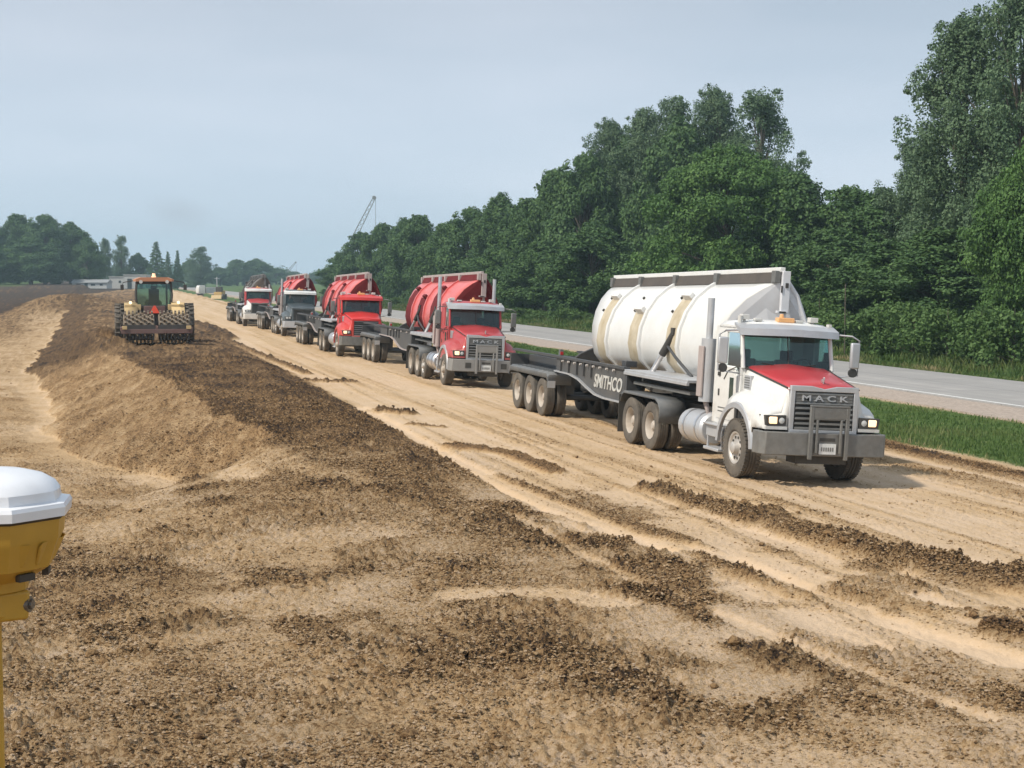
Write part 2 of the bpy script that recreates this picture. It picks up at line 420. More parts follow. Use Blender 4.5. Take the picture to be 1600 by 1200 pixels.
def ramp(n, fac, els):
    r = n.nodes.new('ShaderNodeValToRGB')
    while len(r.color_ramp.elements) < len(els): r.color_ramp.elements.new(0.5)
    for e, (p, c) in zip(r.color_ramp.elements, els): e.position = p; e.color = tuple(c)+(1,)
    n.links.new(fac, r.inputs[0]); return r.outputs[0]
def mixc(n, f, a, b_):
    m = n.nodes.new('ShaderNodeMix'); m.data_type = 'RGBA'
    if isinstance(f, (int, float)): m.inputs[0].default_value = f
    else: n.links.new(f, m.inputs[0])
    for i, q in ((6, a), (7, b_)):
        if isinstance(q, tuple): m.inputs[i].default_value = q+(1,)
        else: n.links.new(q, m.inputs[i])
    return m.outputs[2]
tc = n.nodes.new('ShaderNodeTexCoord'); V = tc.outputs['Object']
dk = attr(n, 'dark'); rg = attr(n, 'rough')
nf = nnoise(n, V, 9, 8, .75); nm = nnoise(n, V, 1.1, 6, .6); nff = nnoise(n, V, 38, 4, .7)
a1 = nmath(n, 'MULTIPLY', nmath(n, 'SUBTRACT', nf, .5), nmath(n, 'ADD', nmath(n, 'MULTIPLY', rg, .75), .10))
a2 = nmath(n, 'MULTIPLY', nmath(n, 'SUBTRACT', nm, .5), .30)
a3 = nmath(n, 'MULTIPLY', nmath(n, 'SUBTRACT', nff, .5), nmath(n, 'ADD', nmath(n, 'MULTIPLY', rg, .35), .06))
mps = n.nodes.new('ShaderNodeMapping'); mps.inputs['Scale'].default_value = (1.0, 1.5, 1.0); mps.inputs['Rotation'].default_value = (0, 0, .35); n.links.new(V, mps.inputs[0])
sp_ = nnoise(n, mps.outputs[0], 17, 3, .65)      # damp specks, deepened in colour to imitate dark crevices
mr_ = n.nodes.new('ShaderNodeMapRange'); mr_.inputs[1].default_value = .50; mr_.inputs[2].default_value = .58; mr_.inputs[3].default_value = -.15; mr_.inputs[4].default_value = .48; n.links.new(sp_, mr_.inputs[0])
a4 = nmath(n, 'MULTIPLY', mr_.outputs[0], nmath(n, 'MINIMUM', rg, .8))
tot = nmath(n, 'ADD', nmath(n, 'ADD', nmath(n, 'ADD', dk, a1), a4), nmath(n, 'ADD', a2, a3), False)
soil = ramp(n, tot, [(0, (.60, .45, .31)), (.25, (.505, .352, .200)), (.5, (.366, .231, .114)), (.76, (.220, .131, .064)), (.93, (.130, .080, .044)), (1.0, (.073, .052, .040))])
gcol = ramp(n, nnoise(n, V, 1.7, 6, .7), [(.3, (.045, .085, .020)), (.55, (.085, .135, .035)), (.75, (.16, .16, .07))])
fin = mixc(n, attr(n, 'grass'), soil, gcol)
n.links.new(fin, b.inputs['Base Color'])
bp = n.nodes.new('ShaderNodeBump'); bp.inputs['Strength'].default_value = 1.0; bp.inputs['Distance'].default_value = .085
hb = nmath(n, 'MULTIPLY', nmath(n, 'ADD', nmath(n, 'MULTIPLY', nf, 1.0), nmath(n, 'MULTIPLY', nff, .9)), nmath(n, 'ADD', rg, .15))
n.links.new(hb, bp.inputs['Height']); n.links.new(bp.outputs[0], b.inputs['Normal'])
gme.materials.append(gmat)
go = bpy.data.objects.new('ground', gme); C.objects.link(go); tag(go, kind='structure')
def gz(u, s):
    u = np.atleast_1d(np.array(u, float)); s = np.atleast_1d(np.array(s, float)); return ground(u, s)[0]
def gz0(u, s):
    u = np.atleast_1d(np.array(u, float)); s = np.atleast_1d(np.array(s, float)); return float(ground(u, s, False)[0][0])

# ------------------------------------------------------------------ highway
def sheet(name, u0, u1, z, m, s0=-60, s1=1500, wob=0.0, th=.12):
    mb = MB(); top = []; N = 260 if wob else 60
    ys = np.geomspace(1, (s1-s0), N)+s0-1
    for y in ys:
        e0 = u0+(wob*float(fbm(np.array([y*.35]), np.array([u0]), 3)[0]) if wob else 0)
        top.append([(e0, y, z-th), (e0+.02, y, z), (u1, y, z), (u1+.02, y, z-th)])
    mb.rings(top, closed=False); o = mb.build(name, m, smooth=0); tag(o, kind='structure'); return o
asph = mat('worn_pavement', (.34, .325, .31), .9, var=.12, scale=.8, bump=.3, bscale=60)
n = asph.node_tree   # lengthways worn wheel paths
b = n.nodes['Principled BSDF']; src = b.inputs['Base Color'].links[0].from_socket
tc = n.nodes.new('ShaderNodeTexCoord'); mp_ = n.nodes.new('ShaderNodeMapping'); mp_.inputs['Scale'].default_value = (1.3, .02, 1)
n.links.new(tc.outputs['Object'], mp_.inputs[0])
q = nnoise(n, mp_.outputs[0], 1.0, 3, .5)
n.links.new(mixc(n, ramp(n, q, [(.35, (0, 0, 0)), (.65, (.75, .75, .75))]), src, (.25, .245, .24)), b.inputs['Base Color'])
sx_ = n.nodes.new('ShaderNodeSeparateXYZ'); n.links.new(tc.outputs['Object'], sx_.inputs[0])     # slab joints and a centre seam
jy = nmath(n, 'LESS_THAN', nmath(n, 'FRACT', nmath(n, 'DIVIDE', nmath(n, 'ADD', sx_.outputs[1], nmath(n, 'MULTIPLY', sx_.outputs[0], .15)), 6.1), 0), .012)
jx = nmath(n, 'LESS_THAN', nmath(n, 'ABSOLUTE', nmath(n, 'SUBTRACT', sx_.outputs[0], 32.1), 0), .025)
pt2 = ramp(n, nnoise(n, tc.outputs['Object'], .35, 4, .6), [(.52, (0, 0, 0)), (.60, (.45, .45, .45))])
last_ = b.inputs['Base Color'].links[0].from_socket
c1_ = mixc(n, pt2, last_, (.27, .262, .25)); n.links.new(mixc(n, nmath(n, 'MULTIPLY', nmath(n, 'MAXIMUM', jx, jy), .6), c1_, (.12, .115, .11)), b.inputs['Base Color'])
grav = mat('gravel', (.36, .295, .245), .95, var=.3, scale=9, bump=.8, bscale=25)
sheet('gravel_shoulder', 25.9, 28.3, -.50, grav, wob=.5, th=.2)
sheet('highway', 28.3, 35.3, -.46, asph, th=.2)
lm = mat('road_paint', (.72, .72, .70), .7, var=.15, scale=2)
mb = MB(); ys = np.geomspace(1, 1560, 60)-61
mb.rings([[(28.5, y, -.456), (28.64, y, -.456)] for y in ys], closed=False)
tag(mb.build('edge_line', lm, smooth=0), kind='structure')

# ------------------------------------------------------------------ loose clods and grass (uncountable ground cover)
def ico():
    t = (1+5**.5)/2
    v = np.array([(-1,t,0),(1,t,0),(-1,-t,0),(1,-t,0),(0,-1,t),(0,1,t),(0,-1,-t),(0,1,-t),(t,0,-1),(t,0,1),(-t,0,-1),(-t,0,1)], float)
    v /= np.linalg.norm(v[0])
    f = np.array([(0,11,5),(0,5,1),(0,1,7),(0,7,10),(0,10,11),(1,5,9),(5,11,4),(11,10,2),(10,7,6),(7,1,8),(3,9,4),(3,4,2),(3,2,6),(3,6,8),(3,8,9),(4,9,5),(2,4,11),(6,2,10),(8,6,7),(9,8,1)])
    return v, f
OCT = (np.array([(1,0,0),(-1,0,0),(0,1,0),(0,-1,0),(0,0,1),(0,0,-1)], float), np.array([(0,2,4),(2,1,4),(1,3,4),(3,0,4),(2,0,5),(1,2,5),(3,1,5),(0,3,5)]))
def clods(N, smax, rmin, rmax, pw, name, boost, shp=None, se=1.6, mul=7, dmin=.02):
    s = 9+(smax-9)*RS.rand(N*mul)**se; u = RS.rand(N*mul)*(.80*s+4)-.12*s-2
    z, dk_, rg_, gr_ = ground(u, s, False)
    cl = .5+.5*fbm(u*1.1+9, s*1.1, 3)*2
    keep = (RS.rand(len(u)) < np.clip((rg_*dk_*cl)*boost, 0, 1)) & (gr_ < .3)
    u, s, dk_, rg_ = u[keep][:N], s[keep][:N], dk_[keep][:N], rg_[keep][:N]
    z = ground(u, s)[0]; M = len(u)
    r = rmin+(rmax-rmin)*RS.rand(M)**pw*(.6+.4*np.clip(rg_, 0, 1.4))
    v, f = shp or ico(); nv = len(v)
    P = v[None]*(1+.55*(RS.rand(M, nv, 1)-.5))*r[:, None, None]*np.array([1.15, .95, .62])
    a = RS.rand(M)*6.283; c_, s_ = np.cos(a)[:, None], np.sin(a)[:, None]
    X = P[:, :, 0]*c_-P[:, :, 1]*s_; Y = P[:, :, 0]*s_+P[:, :, 1]*c_
    co = np.stack([X+u[:, None], Y+s[:, None], P[:, :, 2]+z[:, None]+r[:, None]*.25], -1).reshape(-1, 3)
    F = (f[None]+np.arange(M)[:, None, None]*nv).reshape(-1, 3)
    me = np_mesh(name, co, F, 3, {'dark': np.repeat(np.clip(dk_*.85+.85*RS.rand(M)-.30, dmin, .90), nv), 'rough': np.full(M*nv, .5), 'grass': np.zeros(M*nv)}, smooth=False)
    me.materials.append(gmat); return me
cm = clods(90000, 46, .006, .036, 3.2, 'soil_clods', .9)
o = bpy.data.objects.new('soil_clods', cm); C.objects.link(o); tag(o, 'loose brown clods and crumbs of earth over the churned ground', 'soil clods', kind='stuff')
cm = clods(480000, 38, .008, .024, 1.5, 'soil_crumbs', 1.8, OCT, 1.2, 4)
o = bpy.data.objects.new('soil_crumbs', cm); C.objects.link(o); tag(o, 'fine crumbs of brown and tan earth over the foreground', 'soil crumbs', kind='stuff')
cm = clods(3600, 125, .028, .085, 3.0, 'soil_lumps', .6, dmin=.62)
o = bpy.data.objects.new('soil_lumps', cm); C.objects.link(o); tag(o, 'larger dark lumps of damp earth along the windrows', 'soil lumps', kind='stuff')

def veg_mat(name, cols, trans=.25, rough=.6):
    m = bpy.data.materials.new(name); m.use_nodes = True; n = m.node_tree; b = n.nodes['Principled BSDF']
    c = ramp(n, attr(n, 'tint'), cols); n.links.new(c, b.inputs['Base Color']); b.inputs['Roughness'].default_value = rough
    b.inputs['Specular IOR Level'].default_value = .25
    tr = n.nodes.new('ShaderNodeBsdfTranslucent'); n.links.new(c, tr.inputs[0])
    mx = n.nodes.new('ShaderNodeMixShader'); mx.inputs[0].default_value = trans
    n.links.new(b.outputs[0], mx.inputs[1]); n.links.new(tr.outputs[0], mx.inputs[2]); n.links.new(mx.outputs[0], n.nodes['Material Output'].inputs[0])
    return m
def blades(name, u, s, h, wd, m, tint):
    M = len(u); z = ground(u, s, False)[0]-.03; a = RS.rand(M)*6.283
    dx, dy = np.cos(a)*wd/2, np.sin(a)*wd/2; lx, ly = (RS.rand(M)-.5)*h*.9, (RS.rand(M)-.5)*h*.9
    p0 = np.stack([u-dx, s-dy, z], 1); p1 = np.stack([u+dx, s+dy, z], 1)
    p2 = np.stack([u+lx*.4+dx*.7, s+ly*.4+dy*.7, z+h*.6], 1); p3 = np.stack([u+lx, s+ly, z+h], 1); p4 = np.stack([u+lx*.4-dx*.7, s+ly*.4-dy*.7, z+h*.6], 1)
    co = np.stack([p0, p1, p2, p4, p3], 1).reshape(-1, 3)
    b_ = np.arange(M)[:, None]*5
    F = np.concatenate([b_+np.array([0, 1, 2]), b_+np.array([0, 2, 3]), b_+np.array([3, 2, 4])])
    me = np_mesh(name, co, F, 3, {'tint': np.repeat(tint, 5)}, smooth=False); me.materials.append(m)
    o = bpy.data.objects.new(name, me); C.objects.link(o); return o
gm = veg_mat('grass_blade', [(0, (.055, .105, .026)), (.5, (.095, .155, .042)), (.8, (.15, .185, .065)), (1, (.34, .29, .15))], .3)
N = 95000
s = 14+150*RS.rand(N)**2.2; u = 18.9+7.1*RS.rand(N)
n1 = fbm(u*.35, s*.22, 3); e = (u-19.0+.5*n1) > RS.rand(N)*.9
far_e = (u+.3*n1) < 26.1-.5*RS.rand(N)
k = e & far_e; u, s = u[k], s[k]
patch = fbm(u*.6, s*.4, 3)
o = blades('verge_grass', u, s, (.05+.15*RS.rand(len(u)))*(1+.6*patch)*np.where(u > 25, .6, 1), .022*(1+s/50), gm, np.clip(.45+.5*patch+.25*(RS.rand(len(u))-.5)+.35*(u < 19.6), 0, 1))
tag(o, 'green roadside grass strip between the haul road and the highway', 'grass', kind='stuff')
wm = veg_mat('weed_blade', [(0, (.045, .095, .022)), (.4, (.095, .150, .040)), (.7, (.16, .17, .065)), (1, (.33, .27, .15))], .3)
N = 110000
s = 8+300*RS.rand(N)**1.9; u = 35.6+8*RS.rand(N)**1.1
patch = fbm(u*.5+5, s*.3, 3); strip = np.exp(-((u-36.9)/.8)**2)
o = blades('verge_weeds', u, s, np.clip((.22+.5*RS.rand(N))*(.30+.10*(u-35.5))*(1+.6*patch), .08, .8), .035*(1+s/55), wm, np.clip(.25+.6*patch+.4*strip+.3*(RS.rand(N)-.5), 0, 1))
tag(o, 'tall mixed weeds and dry stalks growing beyond the highway', 'weeds', kind='stuff')
# far grass fields
# ------------------------------------------------------------------ trees
def leaf_cloud(cl, n, size, tintbase=.5, up=.35, rng=None):
    """cl: clusters (x,y,z,rx,rz). leaves sit mostly on the outside of each cluster"""
    rng = rng or RS; cl = np.array(cl, float)
    if len(cl) < 300:    # smaller sprays standing off every bough
        sat = []
        for c in cl:
            for _ in range(7):
                d = rng.randn(3); d[2] += .35; d /= np.linalg.norm(d); q = rng.uniform(.75, 1.35); r = c[3]*rng.uniform(.18, .42)
                sat.append((c[0]+d[0]*c[3]*q, c[1]+d[1]*c[3]*q, max(.2, c[2]+d[2]*c[4]*q), r, r*rng.uniform(.6, 1.1)))
        cl = np.concatenate([cl, np.array(sat)])
    wgt = cl[:, 3]**2; k = rng.choice(len(cl), n, p=wgt/wgt.sum())
    d = rng.randn(n, 3); d /= np.linalg.norm(d, axis=1)[:, None]
    rad = np.clip(1.0-.45*rng.rand(n)**1.6+.12*rng.randn(n), .2, 1.35)
    c = cl[k]; p = c[:, :3]+d*rad[:, None]*np.stack([c[:, 3], c[:, 3], c[:, 4]], 1)
    nrm = d*1.1+.55*rng.randn(n, 3)+np.array([0, 0, up*1.4]); nrm /= np.linalg.norm(nrm, axis=1)[:, None]
    t = np.cross(nrm, rng.randn(n, 3)); t /= np.linalg.norm(t, axis=1)[:, None]; b = np.cross(nrm, t)
    sz = size*(.55+.9*rng.rand(n))[:, None]
    q = np.stack([p-t*sz*.6, p-b*sz*.38+nrm*sz*.08, p+t*sz*.6, p+b*sz*.38+nrm*sz*.08], 1).reshape(-1, 3)
    ct = rng.rand(len(cl))
    tint = np.clip(tintbase+.30*(ct[k]-.5)+.40*(rng.rand(n)-.5), 0, 1)
    return q, np.arange(n*4).reshape(-1, 4), np.repeat(tint, 4)
def grow(kind, rng):
    """-> clusters and limb list for a tree of the kind, real size, base at the origin"""
    cl = []; limbs = []
    if kind == 'broad':      # woods-edge tree, leafy nearly to the ground
        H, W = 13, 5.2; n = 70
        for i in range(n):
            t = rng.rand()**.8; zz = 1.0+t*(H-2.2); env = W*math.sin(math.pi*min(1, (t*.82+.20)))**.7
            a = rng.rand()*6.283; rr = env*(.35+.65*rng.rand()**.5)*.82; r = rng.uniform(.9, 1.7)*(1-.25*t)
            cl.append((math.cos(a)*rr, math.sin(a)*rr, zz, r, r*.8))
        tr = .26
    elif kind == 'maple':
        H, W = 14, 8.2; n = 110
        for i in range(n):
            t = rng.rand(); zz = 1.6+t*(H-3.0); env = W*math.sin(math.pi*min(1, t*.80+.20))**.65
            a = rng.rand()*6.283; rr = env*(.3+.7*rng.rand()**.45)*.88; r = rng.uniform(1.0, 1.8)
            cl.append((math.cos(a)*rr, math.sin(a)*rr, zz, r, r*.62))
        tr = .4
    elif kind == 'poplar':
        H, W = 20, 4.6; n = 120
        for i in range(n):
            t = rng.rand()**.9; zz = 2.5+t*(H-3.4); env = W*(math.sin(math.pi*min(1, t*.72+.24))**.8)*(.72+.5*rng.rand())
            a = rng.rand()*6.283; rr = env*(.3+.7*rng.rand()); r = rng.uniform(.7, 1.35)*(1-.25*t)
            cl.append((math.cos(a)*rr, math.sin(a)*rr, zz, r, r*1.15))
        tr = .38
    elif kind == 'conifer':
        H, W = 13, 2.9; n = 60
        for i in range(n):
            t = (i+.5)/n; zz = .8+t*(H-1.2); env = W*(1-t)**.85+.15
            a = i*2.4; rr = env*(.45+.5*rng.rand()); r = .35+.75*(1-t)
            cl.append((math.cos(a)*rr, math.sin(a)*rr, zz, r, r*.45))
        tr = .2
    else:                    # bush
        H, W = 3.0, 2.3; n = 22
        for i in range(n):
            t = rng.rand(); zz = .3+t*(H-.9); env = W*math.sqrt(max(.05, 1-t*t*.8))
            a = rng.rand()*6.283; rr = env*rng.rand()**.5; r = rng.uniform(.4, .75)
            cl.append((math.cos(a)*rr, math.sin(a)*rr, zz, r, r*.8))
        tr = .07
    m = MB(); lean = rng.uniform(-.03, .03)
    m.tube([(0, 0, -.4), (lean*H*.3, 0, H*.3), (lean*H*.6, lean*H*.3, H*.62), (lean*H*.8, 0, H*.9)], [tr*1.25, tr*.85, tr*.5, tr*.12], 8)
    step = max(1, len(cl)//(26 if kind != 'bush' else 10))
    for c in cl[::step]:
        z0 = min(c[2]*.72, H*.8); x0 = lean*z0
        m.tube([(x0, 0, z0*.9), ((x0+c[0])*.5, c[1]*.5, (z0*.9+c[2])*.5+.2), (c[0], c[1], c[2])], [tr*.32, tr*.18, tr*.06], 5)
    return cl, m
SPEC = dict(broad=(48000, .23), maple=(105000, .20), poplar=(72000, .16), conifer=(14000, .22), bush=(3800, .17))
lm_dark = veg_mat('leaf_dark', [(0, (.032, .068, .027)), (.5, (.072, .138, .046)), (1, (.145, .235, .075))], .22)
lm_grey = veg_mat('leaf_greyish', [(0, (.052, .096, .052)), (.5, (.108, .172, .088)), (1, (.19, .265, .148))], .22)
lm_bright = veg_mat('leaf_bright', [(0, (.040, .088, .026)), (.5, (.086, .170, .044)), (1, (.165, .27, .075))], .25)
lm_bush = veg_mat('leaf_bush', [(0, (.045, .095, .028)), (.5, (.085, .155, .045)), (1, (.15, .23, .075))], .28)
LM = dict(broad=lm_dark, maple=lm_bright, poplar=lm_grey, conifer=lm_dark, bush=lm_bush)
bark = mat('bark', (.10, .085, .065), .95, var=.3, scale=6, bump=.6, bscale=12)
PROTO = {}
for kind, cnt in (('broad', 4), ('maple', 2), ('poplar', 3), ('conifer', 2), ('bush', 3)):
    for k in range(cnt):
        rng = np.random.RandomState(100+len(PROTO)*7); cl, tm = grow(kind, rng); nl, sz = SPEC[kind]
        q, F, tint = leaf_cloud(cl, nl, sz, .5, .35, rng)
        me = np_mesh(kind+'_crown', q, F, 4, {'tint': tint}, smooth=False); me.materials.append(LM[kind])
        to_ = tm.build('trunk', bark); tme = to_.data; bpy.data.objects.remove(to_)
        PROTO[(kind, k)] = (me, tme, {'broad': (13, 5.2), 'maple': (14, 8.6), 'poplar': (20, 4.6), 'conifer': (13, 3.0), 'bush': (3, 2.5)}[kind])
def plant(kind, k, u, s, h, hw, label, cat, group, name, rz=None):
    me, tme, (H, W) = PROTO[(kind, k)]
    t = thing(name, label, cat, (u, s, gz0(u, s)), (0, 0, random.random()*6.28 if rz is None else rz), group)
    t.scale = (hw/W, hw/W, h/H)
    for nm, d in (('crown', me), ('trunk', tme)):
        o = bpy.data.objects.new(nm, d); C.objects.link(o); o.parent = t
    return t
# (photo column of the crown, top row, half width in px, distance across from the camera line, kind, label)
BELT = [
 (537, 392, 24, 46, 'broad', 'small dark tree at the far tip of the belt, below the crane boom'),
 (563, 362, 27, 47, 'broad', 'dark rounded tree second from the belt tip, under the crane boom'),
 (600, 345, 30, 47, 'broad', 'dark tree behind the third truck, right of the crane boom'),
 (632, 338, 26, 50, 'broad', 'dark tree above the gap between the two red tubs'),
 (655, 331, 28, 47, 'broad', 'dark tree with a pointed top over the front of the second red tub'),
 (697, 346, 32, 47, 'broad', 'low dark tree at the dip in the treeline above the second truck'),
 (735, 319, 32, 48, 'broad', 'dark tree above the right end of the second red tub'),
 (783, 298, 38, 49, 'broad', 'dark tree with a crest just right of the second truck cab'),
 (828, 303, 38, 48, 'broad', 'dark tree over the highway between the second truck and the white tub'),
 (868, 262, 42, 50, 'broad', 'dark tree on the rising part of the treeline left of the white tub'),
 (912, 232, 48, 51, 'broad', 'tall dark tree above the rear end of the white tub'),
 (952, 188, 42, 56, 'poplar', 'slim grey green poplar leftmost of the tall ones behind the white tub'),
 (1004, 172, 48, 58, 'poplar', 'grey green poplar second of the tall ones behind the white tub'),
 (1048, 150, 42, 60, 'poplar', 'grey green poplar left of the tallest one behind the bright maple'),
 (1112, 137, 44, 62, 'poplar', 'tallest grey green poplar in the middle behind the bright maple'),
 (1186, 143, 50, 62, 'poplar', 'rightmost grey green poplar standing behind the bright maple'),
 (1135, 222, 165, 49, 'maple', 'big bright green round maple right behind the white tub'),
 (1060, 178, 70, 58, 'broad', 'dark tree filling in under the poplars left of the maple'),
 (985, 205, 60, 57, 'broad', 'dark tree filling in under the two leftmost poplars'),
 (1540, 240, 70, 56, 'broad', 'dark tree deep between the two tallest cottonwoods'),
 (1236, 262, 62, 53, 'broad', 'dark tree filling the right shoulder of the bright maple'),
 (925, 345, 66, 45.5, 'broad', 'broad low dark tree at the front of the belt, left of the white tub'),
 (850, 372, 56, 45, 'broad', 'low dark tree at the front of the belt above the open stretch of highway'),
 (775, 385, 48, 45, 'broad', 'low dark tree at the front of the belt behind the second truck mirror'),
 (1322, 284, 50, 56, 'broad', 'dark tree in the notch just right of the maple'),
 (1376, 290, 46, 57, 'broad', 'dark tree in the notch between maple and cottonwood, nearer the cottonwood'),
 (1425, 215, 46, 58, 'poplar', 'slender grey green poplar leaning out at the left foot of the tall cottonwood'),
 (1300, 352, 68, 49, 'broad', 'low dark tree at the front above the cab roof of the white truck'),
 (1395, 372, 62, 48, 'broad', 'low dark tree at the front right of the white truck mirror'),
 (1502, 22, 84, 51, 'poplar', 'very tall cottonwood whose tip shows whole near the right edge'),
 (1590, -50, 80, 52, 'poplar', 'tallest cottonwood cut off by the top right corner'),
 (1470, 350, 60, 48, 'broad', 'dark undergrowth tree at the foot of the tall cottonwoods'),
 (1640, 190, 150, 46, 'maple', 'bright green maple cut off by the right edge in front of the cottonwoods'),
]
cnt = {}
for i, (px, py, hwp, u, kind, lab) in enumerate(BELT):
    s_, dep = at_u(px, u); hh = CAMH+(433.5-py)*dep/2400 - gz0(u, s_)
    k = cnt.get(kind, 0); cnt[kind] = k+1
    nk = {'broad': 4, 'maple': 2, 'poplar': 3}[kind]
    hw = hwp*dep/2400
    if kind == 'broad': hw = min(max(hw, 4.2)*1.3, 9)
    if kind == 'poplar': hw *= (1.32 if px > 1450 else 1.55)
    plant(kind, k % nk, u, s_, hh, hw, lab, 'tree', 'trees of the belt beyond the highway', {'broad': 'broadleaf_tree', 'maple': 'maple_tree', 'poplar': 'cottonwood_tree'}[kind])
# undergrowth wall: bushes in front of and between the trunks
BUSH = [
 (1345, 478, 46, 42.5, 'bush just right of the white truck mirror below the trees'), (1400, 470, 48, 42, 'leafy bush below the notch in the treeline'),
 (1452, 462, 50, 42.3, 'big green bush at the left foot of the tall cottonwood'), (1505, 470, 50, 42, 'rounded bush below the tall cottonwood'),
 (1560, 474, 50, 41.8, 'bush below the maple at the right edge'), (1612, 470, 55, 42, 'bush cut off by the right edge'),
 (1300, 455, 45, 43.5, 'dark bush behind the white truck visor, beside the thin post'), (1255, 462, 45, 43.5, 'bush behind the roof beacon of the white truck'),
 (905, 478, 28, 42.5, 'bush by the highway just left of the white tub'), (868, 482, 26, 42.6, 'small bush second to the left of the white tub beyond the highway'),
 (832, 480, 26, 42.4, 'small bush by the highway midway between red and white tubs'), (798, 474, 24, 42.6, 'small bush above the second truck mirror beyond the highway'),
 (1185, 470, 50, 43, 'bush hidden mostly by the white tub'), (1100, 470, 44, 43, 'bush behind the middle of the white tub'),
 (1010, 470, 40, 43, 'bush behind the rear half of the white tub'), (630, 462, 14, 42.5, 'tiny far bush left of the second red tub beyond the highway'),
]
for i, (px, py, hwp, u, lab) in enumerate(BUSH):
    s_, dep = at_u(px, u); hh = CAMH+(433.5-py)*dep/2400-gz0(u, s_)
    plant('bush', i % 3, u-.9, s_, hh, hwp*dep/2400*1.45, lab, 'bush', 'bushes along the foot of the tree belt', 'roadside_bush')

def at_d(px, dep):
    X = (px-800)/2400*dep
    return X*math.cos(TH)+dep*math.sin(TH), dep*math.cos(TH)-X*math.sin(TH)
FAR = [  # column, top row, half width px, depth, kind, label
 (-12, 336, 34, 440, 'broad', 'large blue green tree cut off by the left edge beyond the field'),
 (30, 334, 34, 445, 'broad', 'large far tree second from the left edge beyond the field'),
 (72, 332, 36, 440, 'broad', 'tallest of the large far trees beyond the left field'),
 (112, 345, 34, 445, 'broad', 'large far tree behind the low grey building'),
 (138, 368, 24, 438, 'broad', 'right shoulder tree of the large far clump on the left'),
 (50, 372, 40, 430, 'broad', 'lower leafy tree in front of the large far clump'),
 (-20, 380, 34, 425, 'broad', 'lower leafy tree at the left edge beyond the field'),
 (166, 372, 11, 520, 'poplar', 'thin open crowned tree right of the large far clump'),
 (192, 368, 13, 520, 'poplar', 'narrow upright far tree above the white sheds'),
 (218, 394, 15, 525, 'broad', 'small far tree left of the spruces'),
 (246, 376, 15, 520, 'conifer', 'tallest far spruce directly behind the yellow tractor cab'),
 (264, 392, 9, 530, 'conifer', 'middle spruce to the right of the tallest one'),
 (279, 390, 8, 525, 'conifer', 'slim rightmost spruce of the far group'),
 (315, 385, 20, 620, 'poplar', 'pale hazy tree above the distant white truck'),
 (300, 404, 18, 640, 'broad', 'pale hazy low tree behind the distant white truck'),
 (345, 418, 18, 700, 'broad', 'pale hazy low tree above the distant tan machine'),
 (372, 404, 22, 720, 'broad', 'hazy rounded tree left part of the clump behind the last truck'),
 (402, 403, 22, 730, 'broad', 'hazy rounded tree right part of the clump behind the last truck'),
 (432, 418, 18, 800, 'broad', 'faint far tree above the fourth truck cab'),
 (460, 424, 18, 950, 'broad', 'very faint far tree above the fourth truck tub'),
 (498, 424, 16, 900, 'broad', 'very faint far tree left of the crane'),
 (516, 416, 10, 800, 'broad', 'faint tree at the end of the belt left of the third truck'),
]
cnt = {}
for px, py, hwp, dep, kind, lab in FAR:
    u, s_ = at_d(px, dep); g = gz0(u, s_); hh = CAMH+(433.5-py)*dep/2400-g
    k = cnt.get(kind, 0); cnt[kind] = k+1
    plant(kind, k % {'broad': 4, 'poplar': 3, 'conifer': 2}[kind], u, s_, hh, hwp*dep/2400*(1.45 if kind == 'broad' else 1.2), lab, 'tree', 'far trees beyond the fields', {'broad': 'broadleaf_tree', 'poplar': 'cottonwood_tree', 'conifer': 'spruce_tree'}[kind])
# one far low wooded band closing the horizon
rng = np.random.RandomState(5)
cl = []
for px in np.arange(-500, 1750, 7.0):
    if 150 < px < 1e4 or True:
        dep = 1150+120*rng.rand(); u, s_ = at_d(px, dep); hgt = 7+5*rng.rand()+3*math.sin(px*.05)
        g = gz0(u, s_); cl.append((u, s_, g+hgt*.5, hgt*.55+2, hgt*.55))
q, F, tint = leaf_cloud(cl, 60000, 1.6, .5, .3, rng)
me = np_mesh('far_wood', q, F, 4, {'tint': tint}, smooth=False); me.materials.append(lm_dark)
o = bpy.data.objects.new('far_wood', me); C.objects.link(o); tag(o, 'faint far wood closing the horizon behind everything', 'wood', kind='stuff')

# ------------------------------------------------------------------ trucks and trailers
M_ = {}
def paint(name, col, **k):
    if name not in M_: M_[name] = mat(name, col, **{**dict(rough=.38, dust=.18, zdust=.8, var=.05, coat=.25), **k})
    return M_[name]
white_p = paint('white_paint', (.74, .75, .74)); red_p = paint('red_paint', (.42, .030, .038), dust=.10, dustcol=(.5, .30, .25)); redb = paint('bright_red_paint', (.60, .022, .022), dust=.08)
hoodred = paint('faded_red_hood', (.46, .022, .032), dust=.10, dustcol=(.55, .35, .33), rough=.4)
slate = paint('slate_paint', (.042, .058, .068), dust=.2, dustcol=(.22, .24, .25)); steel = mat('grey_steel', (.15, .16, .165), .5, .35, var=.25, scale=7, dust=.30, zdust=.4, dustcol=(.26, .23, .19))
lgrey = mat('pale_metal', (.52, .54, .57), .38, .45, dust=.2); chrome = mat('chrome', (.72, .72, .74), .22, .9, dust=.25, dustcol=(.4, .33, .25))
black = mat('black_plastic', (.022, .023, .026), .55, dust=.25, zdust=.35, dustcol=(.13, .115, .09)); dkgrey = mat('dark_frame_paint', (.035, .038, .045), .5, dust=.25, zdust=.3, dustcol=(.15, .14, .12))
fend = mat('dusty_fender_plastic', (.075, .088, .105), .6, dust=.5, dustcol=(.25, .24, .22)); rubber = mat('tyre_rubber', (.035, .034, .033), .85, dust=.65, dustcol=(.20, .17, .135), bump=.3, bscale=30)
treadm = mat('tyre_tread_rubber', (.030, .029, .028), .9, dust=.5, dustcol=(.15, .125, .10))
